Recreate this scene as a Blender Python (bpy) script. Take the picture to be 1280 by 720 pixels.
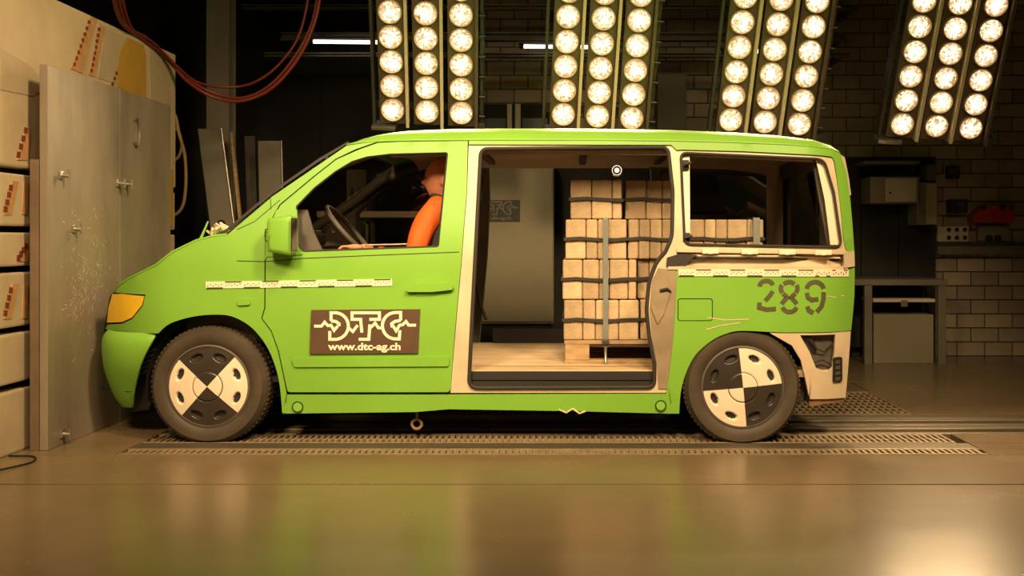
import bpy, bmesh, math, random
from mathutils import Vector, Matrix, Euler
from mathutils.geometry import delaunay_2d_cdt
random.seed(7)
for o in list(bpy.data.objects): bpy.data.objects.remove(o)
SC = bpy.context.scene
COL = SC.collection
# ------------------------------------------------------------------ camera, world, lights, exposure
F, CX, CY, CAMZ = 1380.0, 720.0, 300.0, 1.14          # focal length in pixels (1280 wide), principal point, eye height
cd = bpy.data.cameras.new('camera'); cam = bpy.data.objects.new('camera', cd); COL.objects.link(cam)
cam.location = (0, 0, CAMZ); cam.rotation_euler = (math.pi/2, 0, 0)
cd.sensor_width = 36; cd.lens = F/1280*36
cd.shift_x = -(CX-640)/1280; cd.shift_y = -(360-CY)/1280
cd.clip_start = 0.05
SC.camera = cam
w = bpy.data.worlds.new('world'); SC.world = w; w.use_nodes = True
w.node_tree.nodes['Background'].inputs[0].default_value = (1, .75, .5, 1)
w.node_tree.nodes['Background'].inputs[1].default_value = 0.004
SC.view_settings.view_transform = 'Standard'; SC.view_settings.look = 'None'
SC.view_settings.exposure = 0.0; SC.view_settings.gamma = 1.0; SC.view_settings.use_curve_mapping = False
WARM = (1, .70, .36)
def area(name, loc, target, size, power, col=WARM, spread=math.radians(120)):
    l = bpy.data.lights.new(name, 'AREA'); l.shape = 'RECTANGLE'; l.size, l.size_y = size
    l.energy = power; l.color = col; l.spread = spread
    o = bpy.data.objects.new(name, l); COL.objects.link(o); o.location = loc
    o.rotation_euler = (Vector(target)-Vector(loc)).to_track_quat('-Z', 'Y').to_euler()
    return o
# the hall's floodlight banks on the filming side hang above and behind the camera; the barrier one is added
FRONT = 42
area('flood_and_fill_light', (-1.9, 1.0, 4.4), (-1.1, 6.4, .8), (.8, 1.0), FRONT, spread=math.radians(55))
area('flood_and_fill_light', (.4, 1.2, 5.5), (.0, 6.4, .75), (.8, 1.0), FRONT, spread=math.radians(55))
area('flood_and_fill_light', (2.6, 1.2, 5.5), (1.2, 6.4, .75), (.8, 1.0), FRONT*1.05, spread=math.radians(55))
area('flood_and_fill_light', (1.2, 3.0, 5.2), (-3.0, 6.4, 1.3), (.6, .8), 38, spread=math.radians(60))  # added flood that brightens the barrier block and impact plate
LENS_POWER = 5.5
SPOT_POWER = 17.0

# ------------------------------------------------------------------ helpers
def at(px, py, Y):
    "photo pixel -> real place at distance Y"
    return ((px-CX)*Y/F, Y, CAMZ-(py-CY)*Y/F)
def link(name, me, mats, parent=None):
    o = bpy.data.objects.new(name, me); COL.objects.link(o)
    if mats is not None:
        for m in (mats if isinstance(mats, (list, tuple)) else [mats]): me.materials.append(m)
    if parent: o.parent = parent
    return o
def mesh(name, verts, faces, mats, parent=None, smooth=False, ang=35, mi=None):
    me = bpy.data.meshes.new(name); me.from_pydata([tuple(v) for v in verts], [], faces)
    bm = bmesh.new(); bm.from_mesh(me); bmesh.ops.recalc_face_normals(bm, faces=bm.faces); bm.to_mesh(me); bm.free()
    if mi is not None:
        for p, k in zip(me.polygons, mi): p.material_index = k
    if smooth:
        me.shade_smooth(); me.set_sharp_from_angle(angle=math.radians(ang))
    return link(name, me, mats, parent)
def from_bm(name, bm, mats, parent=None, smooth=False, ang=35, recalc=True):
    me = bpy.data.meshes.new(name)
    if recalc: bmesh.ops.recalc_face_normals(bm, faces=bm.faces)
    bm.to_mesh(me); bm.free()
    if smooth: me.shade_smooth(); me.set_sharp_from_angle(angle=math.radians(ang))
    return link(name, me, mats, parent)
def bm_box(bm, x0, x1, y0, y1, z0, z1, mi=0, bev=0, mat=None):
    r = bmesh.ops.create_cube(bm, size=1)
    bmesh.ops.transform(bm, verts=r['verts'], matrix=Matrix.Translation(((x0+x1)/2, (y0+y1)/2, (z0+z1)/2)) @ Matrix.Diagonal((x1-x0, y1-y0, z1-z0, 1)))
    fs = set(f for v in r['verts'] for f in v.link_faces)
    vs = r['verts']
    if bev:
        es = list(set(e for f in fs for e in f.edges))
        b = bmesh.ops.bevel(bm, geom=es, offset=bev, segments=2, affect='EDGES', profile=.6)
        fs = set(b['faces']) | set(f for f in fs if f.is_valid)
        vs = list(set(v for f in fs for v in f.verts))
    for f in fs: f.material_index = mi
    if mat is not None: bmesh.ops.transform(bm, verts=vs, matrix=mat)
    return vs
def box(name, x0, x1, y0, y1, z0, z1, mat, parent=None, bev=0, smooth=False):
    bm = bmesh.new(); bm_box(bm, x0, x1, y0, y1, z0, z1, 0, bev)
    return from_bm(name, bm, mat, parent, smooth and bev > 0, 50)
def empty(name, loc=(0, 0, 0)):
    o = bpy.data.objects.new(name, None); COL.objects.link(o); o.location = loc; o.empty_display_size = .1
    return o
def tag(o, label, cat, group=None):
    o['label'] = label; o['category'] = cat
    if group: o['group'] = group
    return o
def struct(o, label, cat=None):
    o['kind'] = 'structure'; o['label'] = label; o['category'] = cat or o.name.split('_')[0]
    return o
def catmull(pts, n=8):
    pts = [Vector(p) for p in pts]; out = []
    for i in range(len(pts)-1):
        p0 = pts[max(i-1, 0)]; p1 = pts[i]; p2 = pts[i+1]; p3 = pts[min(i+2, len(pts)-1)]
        for k in range(n):
            t = k/n
            out.append(.5*((2*p1)+(-p0+p2)*t+(2*p0-5*p1+4*p2-p3)*t*t+(-p0+3*p1-3*p2+p3)*t**3))
    out.append(pts[-1]); return out
def bm_tube(bm, pts, rad, seg=10, closed=False, mi=0):
    pts = [Vector(p) for p in pts]; n = len(pts)
    rs = rad if isinstance(rad, (list, tuple)) else [rad]*n
    rings = []; up = None
    for i in range(n):
        if closed: t = (pts[(i+1) % n]-pts[i-1])
        else: t = pts[min(i+1, n-1)]-pts[max(i-1, 0)]
        t.normalize()
        if up is None:
            up = Vector((0, 0, 1)) if abs(t.z) < .9 else Vector((1, 0, 0))
        s = t.cross(up).normalized(); up = s.cross(t).normalized()
        rings.append([bm.verts.new(pts[i]+rs[i]*(math.cos(a)*s+math.sin(a)*up)) for a in [2*math.pi*k/seg for k in range(seg)]])
    m = n if closed else n-1
    for i in range(m):
        a, b = rings[i], rings[(i+1) % n]
        for k in range(seg):
            f = bm.faces.new((a[k], a[(k+1) % seg], b[(k+1) % seg], b[k])); f.material_index = mi
    if not closed:
        bm.faces.new(rings[0][::-1]).material_index = mi; bm.faces.new(rings[-1]).material_index = mi
def tube(name, pts, rad, mat, parent=None, seg=10, closed=False):
    bm = bmesh.new(); bm_tube(bm, pts, rad, seg, closed)
    return from_bm(name, bm, mat, parent, True, 60)
def lathe(name, prof, mats, parent=None, seg=48, axis='Y', mi=None, loc=(0, 0, 0), ang=35):
    "profile of (radius, offset along axis)"
    vs = []; fs = []; ms = []
    n = len(prof)
    for k in range(seg):
        a = 2*math.pi*k/seg
        for r, h in prof:
            c, s = r*math.cos(a), r*math.sin(a)
            vs.append((c, h, s) if axis == 'Y' else ((c, s, h) if axis == 'Z' else (h, c, s)))
    for k in range(seg):
        for j in range(n-1):
            a = k*n+j; b = ((k+1) % seg)*n+j
            fs.append((a, b, b+1, a+1)); ms.append(mi[j] if mi else 0)
    me = bpy.data.meshes.new(name); me.from_pydata(vs, [], fs)
    for p, q in zip(me.polygons, ms): p.material_index = q
    bm = bmesh.new(); bm.from_mesh(me); bmesh.ops.remove_doubles(bm, verts=bm.verts, dist=1e-5)
    bmesh.ops.recalc_face_normals(bm, faces=bm.faces); bm.to_mesh(me); bm.free()
    me.shade_smooth(); me.set_sharp_from_angle(angle=math.radians(ang))
    o = link(name, me, mats, parent); o.location = loc
    return o
# ------------------------------------------------------------------ materials
def mat(name, col, rough=.6, metal=0, noise=0, nscale=8, col2=None, bump=0, bscale=40, spec=.5, stretch=None, rough2=None):
    m = bpy.data.materials.new(name); m.use_nodes = True; nt = m.node_tree
    b = nt.nodes['Principled BSDF']
    b.inputs['Base Color'].default_value = (*col, 1); b.inputs['Roughness'].default_value = rough
    b.inputs['Metallic'].default_value = metal; b.inputs['Specular IOR Level'].default_value = spec
    if noise or bump or col2:
        tc = nt.nodes.new('ShaderNodeTexCoord'); mp = nt.nodes.new('ShaderNodeMapping')
        nt.links.new(tc.outputs['Object'], mp.inputs[0])
        if stretch: mp.inputs['Scale'].default_value = stretch
    if noise or col2:
        n = nt.nodes.new('ShaderNodeTexNoise'); n.inputs['Scale'].default_value = nscale; n.inputs['Detail'].default_value = 6
        n.inputs['Roughness'].default_value = .62
        nt.links.new(mp.outputs[0], n.inputs[0])
        r = nt.nodes.new('ShaderNodeValToRGB'); r.color_ramp.elements[0].position = .3; r.color_ramp.elements[1].position = .72
        c2 = col2 or tuple(c*(1-noise) for c in col)
        r.color_ramp.elements[0].color = (*c2, 1); r.color_ramp.elements[1].color = (*col, 1)
        nt.links.new(n.outputs['Fac'], r.inputs[0]); nt.links.new(r.outputs[0], b.inputs['Base Color'])
        if rough2 is not None:
            mr = nt.nodes.new('ShaderNodeMapRange'); mr.inputs['To Min'].default_value = rough2; mr.inputs['To Max'].default_value = rough
            nt.links.new(n.outputs['Fac'], mr.inputs[0]); nt.links.new(mr.outputs[0], b.inputs['Roughness'])
    if bump:
        n2 = nt.nodes.new('ShaderNodeTexNoise'); n2.inputs['Scale'].default_value = bscale; n2.inputs['Detail'].default_value = 4
        nt.links.new(mp.outputs[0], n2.inputs[0])
        bp = nt.nodes.new('ShaderNodeBump'); bp.inputs['Strength'].default_value = bump; bp.inputs['Distance'].default_value = .01
        nt.links.new(n2.outputs['Fac'], bp.inputs['Height']); nt.links.new(bp.outputs[0], b.inputs['Normal'])
    return m
def emis(name, col, strength):
    m = bpy.data.materials.new(name); m.use_nodes = True; b = m.node_tree.nodes['Principled BSDF']
    b.inputs['Base Color'].default_value = (.8, .8, .8, 1); b.inputs['Emission Color'].default_value = (*col, 1); b.inputs['Emission Strength'].default_value = strength
    return m
M = {}
M['green'] = mat('green_paint', (.215, .48, .055), .42, noise=.14, nscale=1.6, bump=.05, bscale=130, spec=.4)
M['cream'] = mat('primer_metal', (.74, .60, .43), .35, noise=.25, nscale=4)
M['rubber'] = mat('rubber', (.035, .03, .026), .75, noise=.3, nscale=14)
M['tyre'] = mat('tyre_rubber', (.075, .055, .036), .62, noise=.45, nscale=5, bump=.1, bscale=60)
M['dark'] = mat('dark_plastic', (.016, .014, .012), .6)
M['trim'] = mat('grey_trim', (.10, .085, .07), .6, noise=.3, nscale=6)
M['liner'] = mat('headliner', (.62, .52, .42), .8, noise=.3, nscale=3)
M['hubwhite'] = mat('hub_white', (.82, .70, .56), .28, noise=.12, nscale=9)
M['hubblack'] = mat('hub_black', (.045, .035, .028), .3, noise=.3, nscale=6)
M['yellow'] = mat('yellow_paint', (.95, .60, .03), .35, noise=.1, nscale=20)
M['steel'] = mat('steel_plate', (.40, .33, .25), .45, metal=.25, noise=.45, nscale=2.5, bump=.05, bscale=25, stretch=(1, 1, .35), rough2=.6)
M['steeldark'] = mat('dark_steel', (.11, .095, .08), .5, metal=.5, noise=.4, nscale=5)
M['galv'] = mat('galvanised', (.5, .46, .4), .35, metal=.8, noise=.3, nscale=8)
M['chrome'] = mat('chrome', (.8, .76, .7), .15, metal=1)
M['block'] = mat('barrier_concrete', (.66, .53, .35), .8, noise=.3, nscale=1.6, bump=.15, bscale=20)
M['orange'] = mat('orange_marking', (.62, .34, .14), .75, noise=.3, nscale=12)
M['red'] = mat('red_marking', (.22, .045, .02), .7, noise=.3, nscale=12)
M['mustard'] = mat('mustard_paint', (.52, .30, .03), .7, noise=.2, nscale=5)
M['floor'] = mat('floor_coating', (.245, .172, .10), .33, col2=(.185, .134, .078), nscale=1.1, bump=.005, bscale=9, rough2=.19, spec=.5)
M['floordark'] = mat('pit_floor', (.03, .026, .02), .8, noise=.4)
M['grate'] = mat('grating_steel', (.40, .30, .19), .5, metal=.2, noise=.4, nscale=9)
M['rail'] = mat('rail_steel', (.36, .30, .22), .34, metal=.7, noise=.4, nscale=4, stretch=(.3, 3, 3))
M['brick'] = [mat('wall_brick_%d' % k, c, .75, noise=.22, nscale=5, bump=.1, bscale=50) for k, c in enumerate([(.52, .42, .30), (.46, .37, .26), (.57, .46, .33), (.40, .32, .225)])]
M['mortar'] = mat('mortar', (.09, .078, .06), .9, noise=.3, nscale=20)
M['ceil'] = mat('dark_ceiling', (.035, .032, .028), .85, noise=.3)
M['darkwall'] = mat('dark_wall', (.038, .034, .026), .85, noise=.4, nscale=2)
M['paver'] = [mat('paver_%d' % k, c, .9, noise=.28, nscale=14, bump=.5, bscale=90) for k, c in enumerate([(.62, .46, .29), (.54, .40, .25), (.68, .51, .33), (.48, .35, .22)])]
M['wood'] = mat('plywood', (.80, .62, .40), .5, col2=(.48, .33, .19), nscale=3.2, stretch=(.8, 5, 5))
M['pallet'] = mat('pallet_wood', (.50, .35, .19), .75, col2=(.28, .18, .09), nscale=6, stretch=(1, 6, 6))
M['strap'] = mat('strap_black', (.03, .026, .022), .5)
M['strapgrey'] = mat('strap_grey', (.22, .24, .24), .5, noise=.3)
M['skin'] = mat('dummy_skin', (.66, .27, .15), .5, noise=.12, nscale=20)
M['orangecloth'] = mat('orange_cloth', (.82, .13, .012), .75, noise=.3, nscale=7, bump=.3, bscale=14)
M['seat'] = mat('seat_fabric', (.045, .04, .036), .85, noise=.3, nscale=40)
M['sign'] = mat('sign_brown', (.12, .07, .045), .4, noise=.25, nscale=5)
M['ink'] = mat('white_ink', (.86, .78, .62), .5)
M['tape'] = mat('tape_white', (.85, .77, .60), .45)
M['tapeblack'] = mat('tape_black', (.07, .055, .03), .5)
M['stencil'] = mat('stencil_spray', (.105, .095, .04), .6, noise=.35, nscale=22)
M['hose'] = mat('red_hose', (.20, .028, .016), .4, noise=.2)
M['rope'] = mat('rope', (.24, .15, .06), .7)
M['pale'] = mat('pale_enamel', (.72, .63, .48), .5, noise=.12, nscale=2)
M['dimpale'] = mat('dim_enamel', (.33, .29, .20), .55, noise=.15, nscale=2)  # pale enamel darkened so background furniture looks dimly lit
M['boardgrey'] = mat('grey_board', (.22, .19, .15), .6, noise=.25, nscale=3)
M['black'] = mat('black_box', (.02, .018, .017), .45)
M['redbox'] = mat('red_plastic', (.50, .035, .02), .4)
M['tubelight'] = emis('fluorescent', (1, .93, .82), 2.6)
M['domeglint'] = emis('dome_lamp_glint', (1, .85, .62), 1.6)  # glow that stands in for a glint reflected by the dome lamp
M['lampbox'] = mat('floodlight_housing', (.20, .15, .10), .5, metal=.3, noise=.3, nscale=6)
M['flange'] = mat('floodlight_flange', (.92, .76, .55), .4, metal=.0, noise=.15, nscale=7)  # near-white so the flanges seem lit by the neighbouring lamps
def glass_mat(name, col, a):
    m = bpy.data.materials.new(name); m.use_nodes = True; nt = m.node_tree
    nt.nodes.remove(nt.nodes['Principled BSDF'])
    t = nt.nodes.new('ShaderNodeBsdfTransparent'); t.inputs[0].default_value = (*col, 1)
    g = nt.nodes.new('ShaderNodeBsdfGlossy'); g.inputs['Roughness'].default_value = .03
    mx = nt.nodes.new('ShaderNodeMixShader'); mx.inputs[0].default_value = a
    nt.links.new(t.outputs[0], mx.inputs[1]); nt.links.new(g.outputs[0], mx.inputs[2])
    nt.links.new(mx.outputs[0], nt.nodes['Material Output'].inputs[0])
    return m
M['glass'] = glass_mat('tinted_glass', (.42, .40, .36), .05)
def lens_mat():
    m = bpy.data.materials.new('lamp_lens'); m.use_nodes = True; nt = m.node_tree; b = nt.nodes['Principled BSDF']
    b.inputs['Base Color'].default_value = (.35, .26, .16, 1); b.inputs['Roughness'].default_value = .15
    tc = nt.nodes.new('ShaderNodeTexCoord'); oi = nt.nodes.new('ShaderNodeObjectInfo')
    ad = nt.nodes.new('ShaderNodeVectorMath'); ad.operation = 'ADD'; mu = nt.nodes.new('ShaderNodeMath'); mu.operation = 'MULTIPLY'; mu.inputs[1].default_value = 40
    nt.links.new(oi.outputs['Random'], mu.inputs[0]); nt.links.new(tc.outputs['Object'], ad.inputs[0]); nt.links.new(mu.outputs[0], ad.inputs[1])
    n = nt.nodes.new('ShaderNodeTexNoise'); n.inputs['Scale'].default_value = 24; n.inputs['Detail'].default_value = 3; n.inputs['Distortion'].default_value = 2.2
    nt.links.new(ad.outputs[0], n.inputs[0])
    ln = nt.nodes.new('ShaderNodeVectorMath'); ln.operation = 'LENGTH'; nt.links.new(tc.outputs['Object'], ln.inputs[0])
    mr = nt.nodes.new('ShaderNodeMapRange'); mr.inputs['From Min'].default_value = .0; mr.inputs['From Max'].default_value = .088
    mr.inputs['To Min'].default_value = .20; mr.inputs['To Max'].default_value = -.10
    nt.links.new(ln.outputs['Value'], mr.inputs[0])
    sm = nt.nodes.new('ShaderNodeMath'); sm.operation = 'ADD'; nt.links.new(n.outputs['Fac'], sm.inputs[0]); nt.links.new(mr.outputs[0], sm.inputs[1])
    r = nt.nodes.new('ShaderNodeValToRGB')
    e = r.color_ramp.elements; e[0].position = .30; e[0].color = (.06, .028, .010, 1); e[1].position = .72; e[1].color = (1, .78, .46, 1)
    x = e.new(.50); x.color = (.20, .135, .075, 1)
    nt.links.new(sm.outputs[0], r.inputs[0]); nt.links.new(r.outputs[0], b.inputs['Emission Color']); b.inputs['Emission Strength'].default_value = LENS_POWER
    return m
M['lens'] = lens_mat()
# ------------------------------------------------------------------ the hall
WALL_Y = 10.85
XL, XR, YB, ZC = -7.0, 8.0, -3.0, 6.2
fl = struct(box('floor', XL, XR, YB, WALL_Y+.2, -.25, -.06, M['floordark']), 'brown coated concrete hall floor with steel gratings and rails', 'floor')
def slab(x0, x1, y0, y1, m=None): return box('floor_slab', x0, x1, y0, y1, -.06, 0, m or M['floor'], fl)
G = .012
GX = 2.2                                             # where the gratings end
slab(XL, XR, YB, 5.15-G)
slab(XL, XR, 5.15+G, 5.86)
for a, b in ((XL, -2.45),): slab(a, b, 5.87, 8.30)
slab(GX+.005, XR, 5.87, 6.20); slab(GX+.005, XR, 6.21, 6.50)
slab(GX+.005, XR, 7.24, 7.86); slab(GX+.005, XR, 7.875, 8.88); slab(XL, GX-.005, 8.31, 8.88)
slab(XL, XR, 8.90, WALL_Y+.1)
def grating(x0, x1, y0, y1, pitch):
    fr = bmesh.new()
    bm_box(fr, x0, x1, y0, y0+.018, -.04, .001); bm_box(fr, x0, x1, y1-.018, y1, -.04, .001)
    o = from_bm('grating_frame', fr, M['grate'], fl)
    bm = bmesh.new(); x = x0+pitch
    vs = []; fs = []
    while x < x1:
        k = len(vs)
        for dx in (-.008, .008):
            for yy in (y0, y1):
                for zz in (-.035, 0): vs.append((x+dx, yy, zz))
        fs += [(k, k+1, k+3, k+2), (k+4, k+5, k+7, k+6), (k+1, k+5, k+7, k+3)]
        x += pitch
    bm.free()
    g = mesh('grating_bars', vs, fs, M['grate'], o); g['kind'] = 'stuff'
    n = max(1, int((y1-y0)/.12)); cb = bmesh.new()
    for k in range(1, n): bm_box(cb, x0, x1, y0+(y1-y0)*k/n-.004, y0+(y1-y0)*k/n+.004, -.03, -.002)
    if n > 1: from_bm('cross_bar', cb, M['grate'], o)
    else: cb.free()
grating(-2.44, GX, 5.88, 6.03, .036)
box('steel_strip', -2.44, GX, 6.035, 6.20, -.05, 0, M['rail'], fl, .003)
grating(-2.44, GX-.06, 6.21, 6.48, .036)
for y0, y1, z in ((6.50, 6.56, 0), (6.60, 6.70, .012), (6.78, 6.84, .004), (6.90, 7.0, .012), (7.08, 7.2, 0)):
    box('guide_rail', -2.44, XR, y0, y1, -.05, z, M['rail'], fl, .003)
grating(-2.44, GX, 7.24, 8.28, .045)
# brick wall
wb = struct(box('wall_back', XL, XR, WALL_Y+.012, WALL_Y+.25, -.1, ZC, M['mortar']), 'dim painted brick back wall of the test hall', 'wall')
BW, BH = .272, .138
def visible(px, py):
    return (1160 < px < 1300 and -10 < py < 442) or (598 < px < 692 and 95 < py < 172) or (812 < px < 905 and 55 < py < 172)
bmeshes = []
for m in M['brick']:
    b = bmesh.new(); bm_box(b, -BW/2+.006, BW/2-.006, 0, .06, -BH/2+.006, BH/2-.006)
    me = bpy.data.meshes.new('brick'); bmesh.ops.recalc_face_normals(b, faces=b.faces); b.to_mesh(me); b.free(); me.materials.append(m); bmeshes.append(me)
rest_v, rest_f, nb = [], [], 0
row = 0; z = BH/2
while z < ZC:
    x = XL+(.5*BW if row % 2 else 0)
    while x < XR:
        px = CX+F*x/WALL_Y; py = CY-F*(z-CAMZ)/WALL_Y
        yo = WALL_Y-.004*random.random()
        if visible(px, py) and nb < 296:
            o = bpy.data.objects.new('brick', random.choice(bmeshes)); COL.objects.link(o); o.parent = wb; o.location = (x, yo, z); nb += 1
        else:
            k = len(rest_v); a, c = BW/2-.006, BH/2-.006
            rest_v += [(x-a, yo, z-c), (x+a, yo, z-c), (x+a, yo, z+c), (x-a, yo, z+c), (x-a, yo+.03, z-c), (x+a, yo+.03, z-c), (x+a, yo+.03, z+c), (x-a, yo+.03, z+c)]
            rest_f += [(k, k+1, k+2, k+3), (k+3, k+2, k+6, k+7), (k, k+4, k+5, k+1), (k, k+3, k+7, k+4), (k+1, k+5, k+6, k+2)]
        x += BW
    z += BH; row += 1
rb = mesh('brick_field', rest_v, rest_f, M['brick'][1], wb); rb['kind'] = 'stuff'
struct(box('wall_left', XL-.2, XL, YB, WALL_Y, -.1, ZC, M['darkwall']), 'dark side wall behind the crash barrier', 'wall')
struct(box('wall_right', XR, XR+.2, YB, WALL_Y, -.1, ZC, M['darkwall']), 'dark side wall beyond the floodlights', 'wall')
struct(box('wall_front', XL, XR, YB-.2, YB, -.1, ZC, M['darkwall']), 'dark wall behind the camera', 'wall')
struct(box('ceiling', XL, XR, YB, WALL_Y, ZC, ZC+.2, M['ceil']), 'dark hall ceiling', 'ceiling')
cl = struct(box('wall_cladding', XL, at(600, 0, 10.72)[0], 10.825, WALL_Y-.005, 0, ZC, M['darkwall']), 'dark panels added over the left half of the back wall', 'wall')  # dark sheets added to darken the left brickwork
box('cladding_panel', at(600, 0, 10.72)[0], at(1022, 0, 10.72)[0], 10.825, WALL_Y-.005, 0, 2.1, M['darkwall'], cl, .004)  # dark sheet added so the brick behind the van looks unlit
x = XL
while x < at(600, 0, 10.72)[0]-.3:
    box('cladding_panel', x+.01, min(x+.9, at(600, 0, 10.72)[0])-.01, 10.812, 10.826, .02, ZC-.05, M['darkwall'], cl, .004); x += .9
# ------------------------------------------------------------------ crash barrier block on the left
BX = -3.0
bar = tag(empty('crash_barrier', (BX-.6, 6.5, 0)), 'big concrete crash barrier block with orange hazard stripes behind the steel plate', 'barrier')
def child(o, parent):
    o.parent = parent; o.matrix_parent_inverse = Matrix.Translation(parent.location).inverted(); return o
BY0, BY1 = 2.6, 8.28
for z0, z1 in ((.0, .335), (.375, .64), (.675, .965), (1.0, 1.18), (1.215, 1.495)):
    child(box('concrete_slab', BX-1.2, BX, BY0, BY1-.02, z0, z1, M['block'], None, .012), bar)
child(box('concrete_block', BX-1.2, BX, BY0, BY1, 1.53, 2.53, M['block'], None, .015), bar)
child(box('core', BX-1.2, BX-.10, BY0+.05, BY1-.05, 0.01, 1.56, M['floordark']), bar)
def on_face(px, py, X=BX):
    Y = F*X/(px-CX); return (X, Y, CAMZ-(py-CY)*Y/F)
def face_poly(name, pts, m, par, dx=.004, X=BX):
    vs = [on_face(px, py, X) for px, py in pts]; n = len(vs)
    vv = [(x+dx, y, z) for x, y, z in vs]+[(x-.003, y, z) for x, y, z in vs]
    fs = [tuple(range(n)), tuple(range(2*n-1, n-1, -1))]+[(i, i+n, (i+1) % n+n, (i+1) % n) for i in range(n)]
    return child(mesh(name, vv, fs, m), par)
for pts in ([(113, 20), (121, 24), (103, 92), (88, 86)], [(124, 30), (131, 34), (119, 96), (110, 94)]):
    face_poly('hazard_stripe', pts, M['orange'], bar)
for x0, y0, x1, y1, n in ((112, 24, 91, 84, 8), (124, 33, 113, 92, 8), (146, 88, 139, 108, 3)):
    for k in range(n):
        t = (k+.5)/n; px = x0+(x1-x0)*t; py = y0+(y1-y0)*t
        face_poly('red_dash', [(px-1, py-2.6), (px+1.6, py-1.8), (px+1, py+2.6), (px-1.6, py+1.8)], M['red'], bar, .006)
face_poly('yellow_patch', [(158, 47), (170, 52), (179, 56), (182, 70), (182, 128), (168, 120), (146, 108), (146, 88), (149, 66)], M['mustard'], bar)
for pts in ([(131, 36), (158, 47), (148, 68), (146, 106), (122, 97)], [(186, 62), (206, 72), (213, 96), (213, 150), (188, 134)], [(0, 60), (40, 84), (58, 110), (40, 120), (0, 112)]):
    face_poly('grey_patch', pts, mat('grey_paint_patch', (.50, .40, .27), .8, noise=.2, nscale=3), bar, .003)
for y0, y1, s in ((150, 204, 1), (222, 272, 0), (297, 331, 1), (350, 402, 0)):
    if s: face_poly('hazard_stripe', [(31, y0+10), (38, y0+12), (34, y1-4), (21, y1-4)], M['orange'], bar)
    else:
        face_poly('hazard_stripe', [(15, y0+4), (23, y0+5), (14, y1-4), (4, y1-3)], M['orange'], bar); face_poly('hazard_stripe', [(29, y0+6), (35, y0+7), (33, y1-4), (27, y1-4)], M['orange'], bar)
    for k in range(4):
        t = (k+.5)/4; px = (33-12*t) if s else (14-9*t); py = y0+8+(y1-y0-14)*t
        face_poly('red_dash', [(px-1.5, py-4), (px+2.2, py-3), (px+1.5, py+4), (px-2.2, py+3)], M['red'], bar, .006)
face_poly('yellow_edge', [(211.5, 212), (214.5, 212), (214.5, 282), (211.5, 283)], M['mustard'], bar, .012)
# grey steel impact plate
PX0, PX1 = -2.857, -2.857                            # foot and head of the leaning plate
pl = tag(empty('impact_plate', (PX0, 6.8, 0)), 'scratched grey steel impact plate that the van nose touches', 'steel plate')
def plate(y0, y1, z0, z1, t=.045):
    vs = []
    for z in (z0, z1):
        xf = PX0+(PX1-PX0)*z/2.1
        vs += [(xf, y0, z), (xf, y1, z), (xf-t, y1, z), (xf-t, y0, z)]
    fs = [(0, 1, 2, 3), (4, 5, 6, 7), (0, 1, 5, 4), (1, 2, 6, 5), (2, 3, 7, 6), (3, 0, 4, 7)]
    o = mesh('plate_panel', vs, fs, M['steel']); bv = o.modifiers.new('b', 'BEVEL'); bv.width = .004; bv.segments = 2
    return child(o, pl)
PYA, PYB, PYC = 5.97, 6.915, 7.78
plate(PYA, PYB-.003, .0, 2.09); plate(PYB+.003, PYC, .0, 2.09)
child(box('mounting_beam', PX0-.095, PX0-.047, PYA-.005, PYC, .0, 1.575, mat('brown_steel', (.22, .15, .095), .6, noise=.35, nscale=4), None, .004), pl)
def on_plate(px, py):
    X = PX0
    for _ in range(5):
        Y = F*X/(px-CX); Z = CAMZ-(py-CY)*Y/F; X = PX0+(PX1-PX0)*Z/2.1
    return Vector((X, Y, Z))
for px, py in ((76, 219), (147, 229), (156, 230), (77, 542), (92, 286)):
    p = on_plate(px, py); b = bmesh.new()
    bm_box(b, -.002, .012, -.022, .022, -.022, .022, 0, .003); bm_tube(b, [(.01, 0, 0), (.045, 0, -.005)], .011, 8); bm_tube(b, [(.045, 0, -.03), (.045, 0, .03)], .007, 8)
    o = from_bm('bolt', b, M['galv'], None, True); o.location = p; child(o, pl)
tb = bmesh.new()
p = on_plate(169, 165)
bm_tube(tb, [p+Vector((.01, .05*math.sin(a), .09*math.cos(a))) for a in [i*math.pi/7-.2*math.pi for i in range(11)]], .007, 6)
child(from_bm('hook_ring', tb, M['galv'], None, True), pl)
# scratches
sv, sf = [], []
random.seed(3)
for k in range(200):
    px = random.gauss(108, 16); py = random.gauss(345, 45)
    if not (72 < px < 165 and 260 < py < 500): continue
    p = on_plate(px, py); L = random.uniform(.003, .022); a = random.gauss(1.3, .7); wd = random.uniform(.0008, .0026)
    d = Vector((0, math.cos(a)*L, math.sin(a)*L)); q = Vector((0, -math.sin(a)*wd, math.cos(a)*wd)); e = Vector((.0015, 0, 0))
    i = len(sv); sv += [p-d-q+e, p+d-q*.3+e, p+d+q*.3+e, p-d+q+e]; sf.append((i, i+1, i+2, i+3))
child(mesh('scratch_marks', sv, sf, M['tape']), pl)['kind'] = 'stuff'
random.seed(11)
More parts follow.
